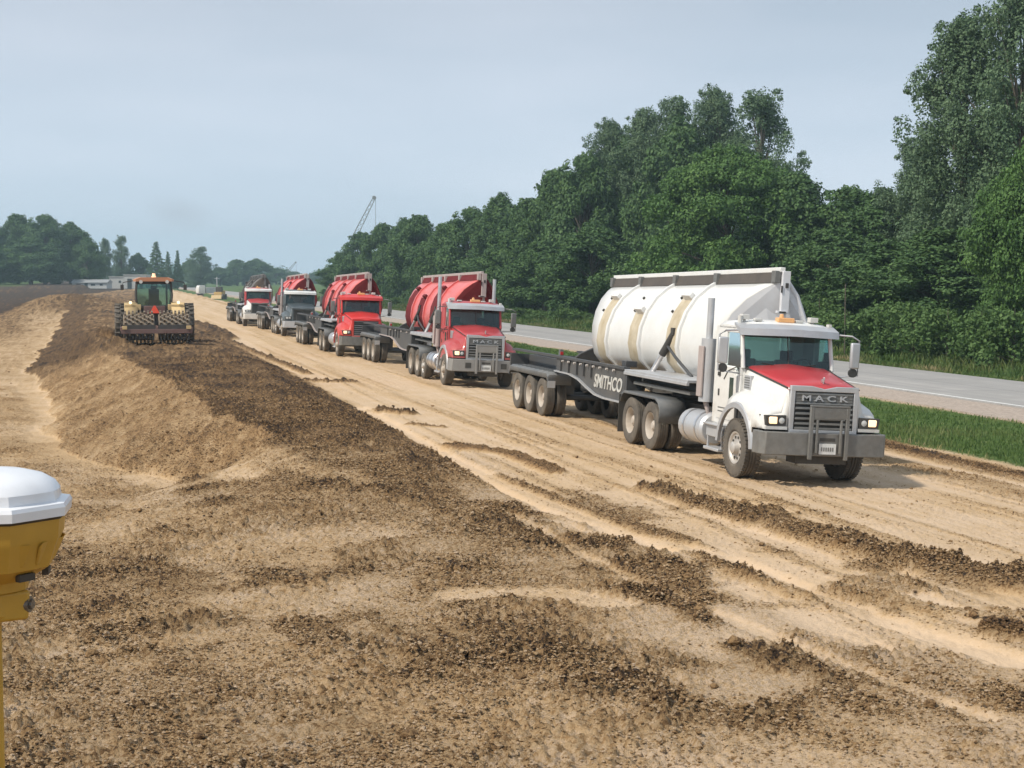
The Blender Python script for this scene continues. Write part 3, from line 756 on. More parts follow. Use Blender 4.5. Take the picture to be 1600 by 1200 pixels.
rim_w = mat('dusty_wheel_steel', (.50, .47, .43), .6, .2, dust=.7, dustcol=(.38, .31, .24)); rim_a = mat('polished_wheel', (.62, .61, .60), .4, .6, dust=.5, dustcol=(.42, .36, .29))
glass = glass_mat('cab_glass', (.44, .66, .62), .80); dglass = glass_mat('side_glass', (.10, .14, .14), .5)
lampw = mat('headlight_lit', (.9, .8, .6), .3, emit=(1.0, .58, .28), estr=1.3); lampo = mat('headlight_lens', (.55, .56, .55), .15); amber = mat('amber_lens', (.62, .33, .14), .3, emit=(1, .55, .25), estr=.15)
dirtyw = mat('dirty_rib_beige', (.58, .53, .43), .7, dust=.75, dustcol=(.36, .29, .18), var=.15); plate_w = mat('plate_white', (.62, .63, .62), .5, var=.1, scale=20); lettering = mat('letter_white', (.55, .57, .56), .6, dust=.4)
tubw = mat('tub_white', (.70, .71, .71), .42, zdust=.0, dust=.22, dustcol=(.5, .44, .34), var=.04, scale=1.5, coat=.2); tubw_shade = mat('tub_white_shaded', (.60, .62, .66), .5, dust=.15, var=.05)  # greyer copy of the tub white puts end wall shade into the colour
tubr = mat('tub_red', (.60, .085, .085), .42, dust=.30, dustcol=(.66, .36, .32), var=.06, coat=.2); tubr_shade = mat('tub_red_shaded', (.125, .008, .014), .8, dust=.05, spec=.2); railg = mat('rail_grey', (.42, .38, .37), .6, .2, dust=.3, dustcol=(.38, .26, .22))  # the darker red copy has shade of recesses and end walls painted in
sidep = mat('trailer_side_black', (.050, .054, .060), .5, dust=.25, zdust=.2, dustcol=(.2, .18, .15)); shadem = mat('rail_shadow_brown', (.060, .055, .052), .8, dust=.1); midg = mat('mid_grey_steel', (.26, .26, .26), .5, .3, dust=.25, dustcol=(.3, .26, .2)); tubk = mat('tub_black', (.05, .055, .06), .5, dust=.3); seatm = mat('seat_cloth', (.03, .03, .032), .9); redlens = mat('red_lens', (.45, .02, .02), .3)
inner = mat('tub_inside', (.28, .22, .16), .9, dust=.5)

def make_wheel(parent, x, y, r, wd, side, rimm, near=True, dual=False, lugs=False, front=False, name='wheel'):
    """rim is the part, tyre and hub its sub-parts. side=-1: outer face looks to -x"""
    g = -side
    rr = r*.56
    m = MB()
    xf = side*wd/2
    if front: prof = [(xf*.80, rr), (xf*.86, rr*1.0), (xf*.80, rr*.90), (xf*.62, rr*.82), (xf*.60, rr*.42), (xf*1.15, rr*.36), (xf*1.25, rr*.26), (xf*1.28, .001)]
    else: prof = [(xf*.84, rr), (xf*.88, rr*1.0), (xf*.70, rr*.92), (-xf*.1, rr*.84), (-xf*.25, rr*.45), (xf*.25, rr*.38), (xf*.55, rr*.24), (xf*.58, .001)]
    m.rev(prof, (x, y, r), 'x', 28)
    m.rev([(-xf*.85, rr), (-xf*.5, rr*.9), (-xf*.5, .001)], (x, y, r), 'x', 16)
    rim = m.build(name, rimm, parent)
    h = MB(); hx = x+(xf*.625 if front else -xf*.20)
    for k in range(10):       # hand holes in the dish and lug nuts round the hub
        a = 6.283*k/10; h.cyl((hx-.004*g*-1, y+math.cos(a)*rr*.66, r+math.sin(a)*rr*.66), (hx+side*.012, y+math.cos(a)*rr*.66, r+math.sin(a)*rr*.66), rr*.085, n=8)
    h.build('hub', black, rim)
    t = MB()
    w2 = wd/2
    P = [(-w2*.80, rr), (-w2*.98, rr*1.12), (-w2, r*.80), (-w2*.93, r*.94), (-w2*.80, r*.985), (-w2*.5, r)]
    for gx in (-.42, -.08, .26): P += [(w2*gx, r), (w2*(gx+.02), r*.972), (w2*(gx+.10), r*.972), (w2*(gx+.12), r)]
    P += [(w2*.5, r), (w2*.80, r*.985), (w2*.93, r*.94), (w2, r*.80), (w2*.98, rr*1.12), (w2*.80, rr)]
    t.rev(P, (x, y, r), 'x', 44)
    if lugs:
        for k in range(46):
            a = 6.283*k/46
            for sx in (-1, 1):
                t.box((x+sx*w2*.74, y+math.cos(a)*r*.985, r+math.sin(a)*r*.985), (w2*.42, .045, .035), rot=(a-math.pi/2, 0, 0))
    t.build('tyre', rubber, rim)
    if dual:
        t2 = MB(); x2 = x-side*(wd+.05)
        t2.rev(P, (x2, y, r), 'x', 30); t2.build('tyre', rubber, rim)

def front_clip(sp, root):
    ys = [-1.14, -1.06, -.9, -.78, -.745, -.70, -.6, -.45, -.25, 0, .25, .45]
    half = []
    for y in ys:
        t = (y+1.14)/1.59
        zt = 1.80+.27*t; xh = .66+.15*t
        zf = float(np.interp(y, [-1.14, -1.06, -.9, -.5, 0, .45], [1.27, 1.33, 1.44, 1.55, 1.59, 1.56]))
        zl = .54+math.sqrt(max(0, .75**2-y*y)) if y > -.745 else 1.0
        if y == -.745: zl = .62
        fx = float(np.interp(y, [-1.14, -1.0, -.8], [1.10, 1.17, 1.20]))
        half.append([(xh+.02, y, zt-.05), (xh+.05, y, zt-.16), (xh+.08, y, (zt+zf)/2), (max(.80, xh+.10), y, zf+.02), (.95, y, zf), (1.06, y, zf-.05), (fx-.04, y, zf-.15), (fx, y, max(zf-.27, zl)), (fx, y, zl)])
    for sx, lab in ((-1, None), (1, None)):
        m = MB(); m.rings([[(sx*p[0], p[1], p[2]) for p in h] for h in half], closed=False)
        h0 = [(sx*p[0], p[1], p[2]) for p in half[0]]
        m.add(h0+[(sx*.62, -1.14, 1.0)], [tuple(range(len(h0)+1))])
        f = m.build('fender', sp['fender'], root, smooth=50)
        sd_ = f.modifiers.new('solid', 'SOLIDIFY'); sd_.thickness = .02; sd_.offset = -1
        lip = MB(); pts = [(a, 0.54+.0) for a in range(0)]
        ring = []
        for k in range(15):
            a = R(4+k*(172/14.)); c_, s_ = math.cos(a), math.sin(a)
            ring.append([(sx*1.225, c_*.745, .54+s_*.745), (sx*1.225, c_*.84, .54+s_*.84), (sx*1.18, c_*.86, .54+s_*.86), (sx*1.16, c_*.745, .54+s_*.745)])
        lip.rings(ring, True, True); lip.build('fender_lip', sp['lip'], root)
    hood = MB(); rg_ = []
    for y in (-1.14, -1.0, -.6, 0, .45):
        t = (y+1.14)/1.59; zt = 1.80+.27*t; xh = .66+.15*t
        d = .04 if y == -1.14 else 0
        rg_.append([(-xh-.035, y, zt-.045-d), (-xh*.92, y, zt-.01-d), (-xh*.6, y, zt+.015-d), (-xh*.2, y, zt+.045-d), (0, y, zt+.055-d), (xh*.2, y, zt+.045-d), (xh*.6, y, zt+.015-d), (xh*.92, y, zt-.01-d), (xh+.035, y, zt-.045-d)])
    hood.rings(rg_, closed=False)
    front = rg_[0]; hood.add(front+[(p[0]*.98, p[1]-.02, 1.72) for p in front[::-1]], [tuple(range(len(front)*2))])
    ho = hood.build('hood', sp['hood'], root, smooth=50); sd_ = ho.modifiers.new('solid', 'SOLIDIFY'); sd_.thickness = .03; sd_.offset = -1
    # seam between the hood top and its sides
    for sx in (-1, 1):
        m = MB(); m.tube([(sx*.705, -1.12, 1.752), (sx*.855, .45, 2.022)], .014, 6); m.build('hood_seam', black, root)
    m = MB()
    m.bb(-.60, .60, -.98, .42, .72, 1.62)
    m.bb(-.97, -.58, .46, .60, .62, 1.5); m.bb(.58, .97, .46, .60, .62, 1.5)
    m.bb(-1.14, -.58, -.97, -.93, .95, 1.25); m.bb(.58, 1.14, -.97, -.93, .95, 1.25)
    m.build('engine_bay', black, root)

def make_truck(sp, loc, rot):
    root = thing(sp['name'], sp['label'], 'truck', loc, rot, 'semi trucks waiting in line on the haul road')
    near = sp.get('near', False)
    front_clip(sp, root)
    # grille
    m = MB()
    x0, x1, z0, z1, y = .63, .55, .95, 1.80, -1.17
    for sx in (-1, 1): m.prism([(sx*.67, z0), (sx*.585, z0), (sx*.575, z1-.10), (sx*.665, z1)], 'y', y-.03, y+.05)
    m.prism([(-.66, z1-.10), (.66, z1-.10), (.665, z1), (.25, z1+.0), (.0, z1-.05), (-.25, z1), (-.665, z1)], 'y', y-.032, y+.05)
    m.prism([(-.66, z0-.03), (.66, z0-.03), (.65, z0+.06), (-.65, z0+.06)], 'y', y-.032, y+.05)
    g = m.build('grille', sp['grille'], root, bevel=.01)
    m = MB(); m.bb(-.59, .59, y+.02, y+.06, z0, z1-.06); m.build('grille_mesh', black, g)
    m = MB()
    zs = [1.66, 1.575, 1.485, 1.395, 1.30, 1.21, 1.12, 1.035]
    for z in zs: m.box((0, y-.005, z), (1.13, .03, .042 if abs(z-1.575) > .01 else .01), rot=(R(-18), 0, 0))
    m.build('grille_slat', sp.get('slat', steel), g, bevel=.004)
    if sp.get('badge'):
        m = MB(); m.bb(-.56, .56, y-.012, y+.01, 1.515, 1.64); m.build('badge_bar', sp.get('slat', steel), g)
        text_mb('M A C K', .145, .008, lambda v: (v.x*1.72, y-.022-v.z, 1.577+v.y)).build('badge', sp['badge'], g, smooth=0)
        m = MB()   # little animal ornament, much simplified, on the hood nose
        m.box((0, -1.06, 1.90), (.03, .10, .05)); m.box((0, -1.11, 1.935), (.028, .045, .05)); m.box((0, -1.09, 1.865), (.02, .02, .05)); m.box((0, -1.03, 1.87), (.02, .02, .05))
        m.build('hood_ornament', chrome, root, bevel=.008)
    # bumper
    m = MB()
    pl = [(-1.24, -.92), (-1.24, -1.22), (-1.16, -1.34), (-.6, -1.40), (.6, -1.40), (1.16, -1.34), (1.24, -1.22), (1.24, -.92), (1.14, -.92), (1.14, -1.2), (.6, -1.28), (-.6, -1.28), (-1.14, -1.2), (-1.14, -.92)]
    m.prism(pl, 'z', .56, .97)
    bp_ = m.build('bumper', sp['bumper'], root, bevel=.015)
    m = MB(); m.bb(-1.0, 1.0, -1.27, -1.0, .60, .93); m.build('bumper_beam', black, bp_)
    m = MB(); m.bb(-.15, .15, -1.405, -1.39, .83, .89)
    if sp.get('holes'):
        for sx in (-1, 1): m.bb(sx*.62-.10, sx*.62+.10, -1.407, -1.35, .68, .86)
    m.build('bumper_slot', black, bp_)
    m = MB(); m.bb(-.165, .165, -1.425, -1.405, .60, .79)
    lp = m.build('licence_plate', plate_w, bp_); lp['label'] = 'small white licence plate in the middle of the bumper'
    m = MB()
    for k in range(6): m.bb(-.125+k*.043, -.102+k*.043, -1.430, -1.4255, .655, .725)
    m.build('plate_marks', steel, lp)
    if sp.get('guard'):
        m = MB(); yy = -1.47
        for sx in (-1, 1):
            m.bb(sx*.35-.035, sx*.35+.035, yy, yy+.06, .50, 1.44); m.bb(sx*.235-.022, sx*.235+.022, yy+.005, yy+.05, .62, 1.22)
        m.bb(-.315, .315, yy+.004, yy+.056, 1.23, 1.44); m.bb(-.385, .385, yy-.003, yy+.063, 1.44, 1.475)
        m.build('grille_guard', steel if near else sp['bumper'], root, bevel=.008)
    # headlights
    for sx in (-1, 1):
        m = MB(); m.prism([(sx*.72, 1.07), (sx*1.10, 1.07), (sx*1.13, 1.25), (sx*.72, 1.26)], 'y', -1.19, -1.10)
        h = m.build('headlight', black, root, bevel=.01)
        m = MB(); m.prism([(sx*.90, 1.10), (sx*1.04, 1.10), (sx*1.055, 1.12), (sx*1.06, 1.21), (sx*1.045, 1.225), (sx*.90, 1.225)], 'y', -1.205, -1.18); m.build('lamp', lampw if sp.get('lit', True) else lampo, h, bevel=.012)
        m = MB(); m.rev([(-.008, .055), (-.015, .03), (-.018, .001)], (sx*.81, -1.185, 1.16), 'y', 14); m.build('lens', lampo, h)
        m = MB(); m.bb(min(sx*.70, sx*1.12), max(sx*.70, sx*1.12), -1.20, -1.13, 1.0, 1.055); m.build('headlight_trim', sp['fender'], h)
    # chassis
    m = MB()
    for sx in (-1, 1): m.bb(sx*.42-.045, sx*.42+.045, -1.1, 6.75, .82, 1.08)
    m.bb(-1.0, 1.0, -.06, .06, .46, .60); m.bb(-.45, .45, 6.65, 6.75, .7, 1.1)
    for y_ in (4.6, 5.9): m.cyl((-.9, y_, .54), (.9, y_, .54), .10); m.rev([(-.22, .05), (-.12, .24), (.12, .24), (.22, .05)], (0, y_, .54), 'x', 16)
    m.cyl((0, 1.2, .75), (0, 4.6, .6), .06); m.bb(-.5, .5, -1.2, -.8, .40, .58)
    m.build('chassis', black, root)
    m = MB(); m.cyl((0, 5.2, 1.12), (0, 5.2, 1.2), .46, n=24); m.bb(-.5, .5, 4.95, 5.5, 1.05, 1.13); m.build('fifth_wheel', black, root, bevel=.01)
    # cab
    m = MB()
    def hw(z): return .95-.06*max(0, (z-2.0)/.7)
    for sx in (-1, 1):
        m.prism([(.45, .88), (1.74, .88), (1.74, 2.78), (1.22, 2.78), (1.22, 2.02), (.80, 2.02), (.62, 1.86), (.45, 1.86)], 'x', sx*.89, sx*.95)
        m.prism([(.45, 1.86), (.45, 2.02), (.53, 2.02), (.53, 1.86)], 'x', sx*.89, sx*.95)
        m.tube([(sx*.915, .43, 2.00), (sx*.905, .62, 2.74)], .045, 8)
        m.bb(min(sx*.89, sx*.95), max(sx*.89, sx*.95), .55, 1.24, 2.66, 2.78)
    m.bb(-.89, .89, 1.68, 1.74, .88, 2.12); m.bb(-.89, -.6, 1.68, 1.74, 2.12, 2.78); m.bb(.6, .89, 1.68, 1.74, 2.12, 2.78); m.bb(-.6, .6, 1.68, 1.74, 2.58, 2.78)
    m.bb(-.89, .89, .44, .5, .9, 2.0); m.bb(-.89, .89, .5, 1.68, .88, .95)
    cab = m.build('cab', sp['body'], root, bevel=.012)
    m = MB(); rg_ = []
    for y_, dz, sh in ((.50, -.05, .06), (.58, .0, .02), (.8, .04, 0), (1.2, .05, 0), (1.6, .03, 0), (1.74, -.04, .05)):
        zt = 2.86+dz; x_ = .95-sh
        rg_.append([(-x_, y_, 2.74), (-x_, y_, zt-.10), (-x_+.10, y_, zt-.02), (-x_*.5, y_, zt+.02), (x_*.5, y_, zt+.02), (x_-.10, y_, zt-.02), (x_, y_, zt-.10), (x_, y_, 2.74)])
    m.rings(rg_, True, True); m.build('roof', sp.get('roof', sp['body']), root, smooth=45)
    # visor over the windscreen
    m = MB(); n_ = 9; rg_ = []
    for k in range(n_):
        t = k/(n_-1)*2-1; x_ = t*1.02; yb = .22+.20*abs(t)**2.2
        rg_.append([(x_, yb+.30, 2.86), (x_, yb+.02, 2.78-.02*abs(t)), (x_, yb, 2.65-.02*abs(t)), (x_, yb+.03, 2.65), (x_, yb+.30, 2.82)])
    m.rings(rg_, True, True); m.build('visor', sp['visor'], root, smooth=40)
    # glass
    for sx in (-1, 1):
        m = MB(); g1 = [(sx*.015, .40, 2.04), (sx*.5, .405, 2.04), (sx*.87, .44, 2.04)]; g2 = [(sx*.015, .54, 2.70), (sx*.5, .55, 2.70), (sx*.87, .60, 2.70)]
        m.rings([g1, g2], False); m.build('windscreen', glass, root, smooth=0)
        m = MB(); m.add([(sx*.92, .60, 1.88), (sx*.92, .80, 2.03), (sx*.92, 1.22, 2.03), (sx*.92, 1.22, 2.66), (sx*.92, .62, 2.66), (sx*.92, .52, 2.03)], [(0, 1, 2, 3, 4, 5)]); m.build('side_window', dglass, root, smooth=0)
    m = MB(); m.tube([(0, .40, 2.04), (0, .54, 2.70)], .012, 6); m.box((0, .40, 2.02), (1.75, .03, .03))
    for sx in (-1, 1): m.tube([(sx*.05, .375, 2.05), (sx*.55, .40, 2.12)], .009, 5)
    m.build('wiper', black, root)
    m = MB(); m.add([(-.6, 1.70, 2.12), (.6, 1.70, 2.12), (.6, 1.70, 2.58), (-.6, 1.70, 2.58)], [(0, 1, 2, 3)]); m.build('rear_window', glass, root, smooth=0)
    # inside
    m = MB(); m.bb(-.88, .88, .5, .74, 1.80, 2.06); m.build('dashboard', seatm, root, bevel=.03)
    for sx in (-.45, .45):
        m = MB(); m.bb(sx-.25, sx+.25, 1.0, 1.45, 1.35, 1.5); m.box((sx, 1.46, 1.80), (.48, .14, .72), rot=(R(-8), 0, 0)); m.box((sx, 1.50, 2.24), (.26, .10, .2)); m.build('seat', seatm, root, bevel=.03)
    m = MB(); c0 = Vector((.45, .86, 2.05))
    m.tube([c0+Vector((math.cos(a)*.21, math.sin(a)*.13, -math.sin(a)*.16)) for a in [6.283*k/20 for k in range(21)]], .015, 6); m.tube([c0, c0+Vector((0, -.2, -.25))], .03, 6); m.build('steering_wheel', black, root)
    # doors
    for sx in (-1, 1):
        m = MB(); m.prism([(.58, .98), (1.52, .98), (1.52, 2.0), (.86, 2.0), (.66, 1.84), (.58, 1.84)], 'x', sx*.952, sx*.966)
        d = m.build('door', sp['body'], root, bevel=.004)
        m = MB(); m.bb(min(sx*.966, sx*.975), max(sx*.966, sx*.975), .72, .90, 1.35, 1.80); m.build('lower_window', dglass, d)
        m = MB(); m.bb(min(sx*.966, sx*.995), max(sx*.966, sx*.995), 1.36, 1.46, 1.80, 1.88); m.bb(min(sx*.966, sx*.98), max(sx*.966, sx*.98), 1.38, 1.44, 1.42, 1.55); m.build('handle', black, d, bevel=.004)
        m = MB(); m.tube([(sx*.97, .60, 2.02), (sx*.975, 1.0, 1.92), (sx*.975, 1.18, 1.75)], .01, 5); m.build('door_seam', black, d)
        if near:
            m = MB()
            for k in range(2): m.bb(min(sx*.966, sx*.9685), max(sx*.966, sx*.9685), .98, 1.42, 1.18-k*.07, 1.205-k*.07)
            m.build('door_marks', steel, d)
        # air intake grille on the hood side
        m = MB(); m.bb(min(sx*.82, sx*.90), max(sx*.82, sx*.90), .10, .38, 1.62, 1.88)
        v = m.build('hood_vent', lgrey, root, bevel=.01)
        m = MB()
        for k in range(5): m.bb(min(sx*.90, sx*.905), max(sx*.90, sx*.905), .12, .36, 1.645+k*.045, 1.665+k*.045)
        m.build('vent_slat', steel, v)
        # mirrors
        m = MB()
        m.tube([(sx*.92, .62, 2.72), (sx*1.30, .42, 2.70), (sx*1.44, .40, 2.62), (sx*1.44, .40, 1.95), (sx*.96, .52, 1.90)], .018, 6)
        a_ = m.build('mirror_arm', sp.get('mirror', steel), root)
        m = MB(); m.box((sx*1.36, .40, 2.33), (.20, .08, .50), rot=(0, 0, R(8*sx))); m.build('mirror', sp.get('mirror', steel), a_, bevel=.03)
        m = MB(); m.cyl((sx*1.34, .44, 2.0), (sx*1.34, .38, 2.0), .085, n=14); m.build('round_mirror', black, a_)
    # roof lights and horns
    rlm = mat_or('roof_lamp_white', (.6, .6, .58))
    for x_ in (-.55, .30): m = MB(); m.box((x_, .72, 2.93), (.16, .10, .05)); m.build('clearance_lamp', rlm, root, bevel=.01)
    for x_, w_ in ((-.80, .16), (.62, .17)): m = MB(); m.box((x_, .78, 2.97), (w_, .14, .10)); m.cyl((x_, .78, 2.86), (x_, .78, 2.93), .03, n=8); m.build('roof_lamp', rlm, root, bevel=.01)
    m = MB(); m.cyl((-.92, .70, 2.82), (-.92, .70, 2.99), .045, n=10); m.build('horn', rlm, root); m = MB(); m.box((.93, .70, 2.86), (.08, .10, .09)); m.build('clearance_lamp', rlm, root, bevel=.01)
    m = MB(); m.box((0.02, .74, 2.945), (.34, .16, .09)); m.cyl((-.05, .74, 2.98), (-.05, .74, 3.06), .05, .035, n=12); m.build('beacon', amber, root, bevel=.015)
    # exhaust
    for sx in sp.get('stacks', (-1,)):
        m = MB(); m.cyl((sx*1.00, 1.98, 1.25), (sx*1.00, 1.98, 2.50), .15, n=18); m.build('muffler', lgrey if near else railg, root)
        m = MB(); m.cyl((sx*1.00, 1.98, 2.5), (sx*1.00, 1.98, sp.get('stack_top', 3.30)), .068, n=14); m.build('exhaust_stack', sp.get('stackm', lgrey), root); m = MB(); m.tube([(sx*1.0, 1.98, 1.25), (sx*.95, 1.9, 1.0), (sx*.6, 1.5, .9)], .06, 8); m.build('exhaust_pipe', railg, root)
        m = MB(); m.bb(min(sx*1.13, sx*1.17), max(sx*1.13, sx*1.17), 1.86, 2.10, 1.35, 2.35); m.build('heat_shield', railg, root, bevel=.01)
    if sp.get('sleeperbox'):
        pass
    # tanks, steps
    for sx in (-1, 1):
        m = MB(); m.rev([(-.62, .01), (-.62, .28), (-.56, .33), (.56, .33), (.62, .28), (.62, .01)], (sx*.86, 2.35, .72), 'y', 26); ft = m.build('fuel_tank', sp.get('tank', lgrey), root)
        for y_ in (2.02, 2.65): m = MB(); m.rev([(-.03, .336), (-.03, .343), (.03, .343), (.03, .336)], (sx*.86, y_, .72), 'y', 26); m.build('tank_strap', chrome, ft)
        m = MB(); m.bb(min(sx*.60, sx*1.10), max(sx*.60, sx*1.10), .80, 1.62, .62, .86); m.bb(min(sx*.75, sx*1.16), max(sx*.75, sx*1.16), .84, 1.58, .36, .42); m.bb(min(sx*.75, sx*1.18), max(sx*.75, sx*1.18), .80, 1.62, .845, .885)
        for y_ in (.86, 1.56): m.bb(min(sx*1.05, sx*1.09), max(sx*1.05, sx*1.09), y_-.02, y_+.02, .38, .84)
        m.build('step_box', lgrey, root, bevel=.012)
        m = MB(); m.cyl((sx*.8, .86, .60), (sx*.8, 1.5, .60), .12, n=14); m.build('air_tank', chrome if sx < 0 else black, root)
    m = MB(); m.bb(-.7, .7, 1.86, 2.3, 1.08, 1.2); m.tube([(-.3, 1.8, 1.9), (-.3, 2.3, 1.5), (-.1, 3.2, 1.35), (0, 4.2, 1.5)], .02, 6); m.tube([(.2, 1.8, 1.9), (.2, 2.4, 1.45), (.1, 3.3, 1.3), (0, 4.2, 1.5)], .02, 6); m.build('catwalk', black, root)
    # fenders over the drive wheels
    for sx in (-1, 1):
        m = MB(); rg_ = []
        pts = [(3.93, .62), (3.93, .92), (4.06, 1.10), (4.22, 1.16), (6.28, 1.16), (6.42, 1.10), (6.52, .9)] if sp.get('full_fender', True) else []
        for (y_, z_) in pts: rg_.append([(sx*.62, y_, z_), (sx*1.22, y_, z_), (sx*1.24, y_, z_-.05 if 1.0 < z_ else z_)])
        if rg_:
            m.rings(rg_, False); f = m.build('drive_fender', fend, root, smooth=40); q_ = f.modifiers.new('solid', 'SOLIDIFY'); q_.thickness = .02
        m = MB(); m.bb(min(sx*.64, sx*1.22), max(sx*.64, sx*1.22), 6.60, 6.62, .20, 1.05); m.build('mud_flap', black, root)
    # wheels
    for sx in (-1, 1):
        make_wheel(root, sx*1.03, 0, .54, .33, sx, rim_a if near else rim_w, lugs=near, front=True)
        for y_ in (4.6, 5.9): make_wheel(root, sx*1.06, y_, .52, .27, sx, rim_w, dual=True, lugs=False)
        if sp.get('pusher'): make_wheel(root, sx*1.06, 3.45, .47, .27, sx, rim_a, front=True)
    return root
_mc = {}
def mat_or(nm, col):
    if nm not in _mc: _mc[nm] = mat(nm, col, .4, dust=.2)
    return _mc[nm]

TILT = .056
def un(x, z): return (x-z*TILT, z+.075+TILT*(x))
TUBX = [un(*p) for p in [(.76, 3.58), (.52, 3.45), (.26, 3.24), (.04, 2.94), (-.11, 2.58), (-.17, 2.20), (-.11, 1.86), (.09, 1.62), (.52, 1.49), (.98, 1.52), (1.30, 1.74)]]
OPEN = [un(*p) for p in [(1.42, 2.1), (1.38, 2.7), (1.16, 3.3), (.90, 3.68)]]
def make_trailer(sp, loc, rot):
    O = 14.35                                        # y of the middle axle, the trailer's own origin
    root = thing('side_dump_trailer', sp['label'], 'trailer', loc, rot, 'side dump trailers behind the trucks')
    near = sp.get('near', False)
    ext = sp.get('ext', 0)
    def Y(y): return y-O
    def YE(y): return y-O+ext        # running gear
    # frame
    m = MB()
    for sx in (-1, 1):
        m.prism([(Y(2.7), 1.36), (Y(6.9), 1.36), (Y(7.2), .98), (Y(9), .98), (Y(10.4), 1.16), (YE(16.9), 1.16), (YE(16.9), 1.50), (Y(2.7), 1.50)], 'x', sx*.50-.05, sx*.50+.05)
    for y_ in (3.0, 5.0, 7.0, 9, 11, 13, 15+ext, 16.8+ext): m.bb(-.5, .5, Y(y_)-.06, Y(y_)+.06, 1.22 if y_ > 6.9 else 1.38, 1.46)
    for y_ in (13.1, 14.35, 15.6): m.cyl((-.95, YE(y_), .52), (.95, YE(y_), .52), .075); m.bb(-.62, -.38, YE(y_)-.3, YE(y_)+.3, .62, 1.16); m.bb(.38, .62, YE(y_)-.3, YE(y_)+.3, .62, 1.16)
    fr = m.build('frame', dkgrey, root)
    # side plate with the wavy lower edge
    for sx in (-1, 1):
        low = [(6.9, .86), (8.3, .86), (9.0, .90), (9.7, 1.03), (10.4, 1.18), (11.2, 1.26), (12.5+ext, 1.27)]
        m = MB(); m.prism([(Y(a), b_) for a, b_ in low]+[(YE(12.5), 1.60), (Y(6.9), 1.60)], 'x', sx*1.00, sx*.96)
        s_ = m.build('side_plate', sidep, root)
        m = MB(); rg_ = [[(sx*.90, Y(a), b_), (sx*1.07, Y(a), b_), (sx*1.07, Y(a), b_-.035), (sx*.90, Y(a), b_-.035)] for a, b_ in low]; m.rings(rg_, True, True)
        m.build('lower_flange', lgrey if near else railg, s_)
        m = MB(); m.bb(min(sx*.90, sx*1.06), max(sx*.90, sx*1.06), Y(6.88), YE(16.9), 1.60, 1.66)
        for y_ in (9.4, 10.0, 10.6, 11.3, 12.0): m.bb(min(sx*1.0, sx*1.05), max(sx*1.0, sx*1.05), Y(y_)-.03, Y(y_)+.03, 1.26, 1.60)
        m.build('top_flange', dkgrey, s_)
        for k in range(9 if near else 4):
            m = MB(); q_ = 7.6+k*(.52 if near else 1.2); m.cyl((sx*1.03, Y(q_), 1.545), (sx*1.085, Y(q_), 1.545), .028, n=8); m.build('marker', mat_or('marker_pale', (.55, .52, .5)), s_)
        if sp.get('letters'):
            text_mb('SMITHCO', .47, .006, (lambda v: (-1.008-v.z, Y(8.15)-v.x*1.02, 1.20+v.y*.95)) if sx < 0 else (lambda v: (1.008+v.z, Y(8.15)+v.x*1.02, 1.20+v.y*.95)), .2).build('lettering', lettering, s_, smooth=0)
    # gooseneck
    m = MB(); m.bb(-1.05, 1.05, Y(2.9), Y(6.85), 1.56, 1.62); m.bb(-1.07, -1.0, Y(2.9), Y(6.85), 1.50, 1.57); m.build('gooseneck_deck', lgrey, root, bevel=.008)
    m = MB(); m.bb(-.9, .9, Y(3.1), Y(6.6), 1.30, 1.37); m.build('kingpin_plate', steel, root)
    # landing legs, tool boxes
    for sx in (-1, 1):
        m = MB(); m.bb(min(sx*.66, sx*1.03), max(sx*.66, sx*1.03), Y(6.72), Y(6.88), .42, 1.52); m.bb(sx*.80-.09, sx*.80+.09, Y(6.95), Y(7.1), .32, 1.0); m.build('landing_leg', dkgrey, root, bevel=.01)
    # fenders, wheels
    for sx in (-1, 1):
        m = MB(); pts = [(12.38, .86), (12.40, 1.12), (12.52, 1.20), (16.25, 1.20), (16.40, 1.12), (16.42, .95)]
        m.rings([[(sx*.60, YE(a), b_+.02), (sx*1.20, YE(a), b_+.02), (sx*1.26, YE(a), b_-.03), (sx*1.26, YE(a), b_-.15 if b_ > 1.1 else b_-.03)] for a, b_ in pts], False)
        f = m.build('fender', fend, root, smooth=40); q_ = f.modifiers.new('solid', 'SOLIDIFY'); q_.thickness = .02
        m = MB()
        for k in range(9): m.bb(min(sx*.64, sx*1.2), max(sx*.64, sx*1.2), YE(12.56+k*.44), YE(12.60+k*.44), 1.218, 1.236)
        m.bb(min(sx*.9, sx*.93), max(sx*.9, sx*.93), YE(12.56), YE(16.12), 1.218, 1.232); m.build('fender_rib', fend, f)
        m = MB(); m.bb(min(sx*1.04, sx*1.24), max(sx*1.04, sx*1.24), YE(12.37), YE(12.40), .80, .98); m.build('fender_step', lgrey, f)
        for y_ in (13.1, 14.35, 15.6): make_wheel(root, sx*1.08, YE(y_), .52, .27, sx, rim_w, dual=True)
    # hinge posts
    for y_ in (2.55, 12.75):
        m = MB(); m.prism([(-.55, 1.50), (.75, 1.50), (.75, 1.95), (.30, 2.0), (-.30, 1.72)], 'y', Y(y_)-.07, Y(y_)+.07); m.build('hinge_stand', black if near else dkgrey, root, bevel=.01)
    for sx in (-1, 1): m = MB(); m.bb(min(sx*.66, sx*.75), max(sx*.66, sx*.75), Y(13.05), Y(13.2), 1.50, 1.80); m.build('light_post', sp['rail'], root)
    m = MB(); m.bb(-.745, -.67, Y(13.02), Y(13.05), 1.66, 1.74); m.build('side_lamp', redlens, root)
    # tub, tipped on its side away from us
    y0, y1, kk = 2.3, 12.75, .80
    dz = lambda y: -.0145*(y-y0)
    ax, az = TUBX[0]; bx, bz = TUBX[-1]; L = math.hypot(bx-ax, bz-az); nx, nz_ = (bz-az)/L, -(bx-ax)/L
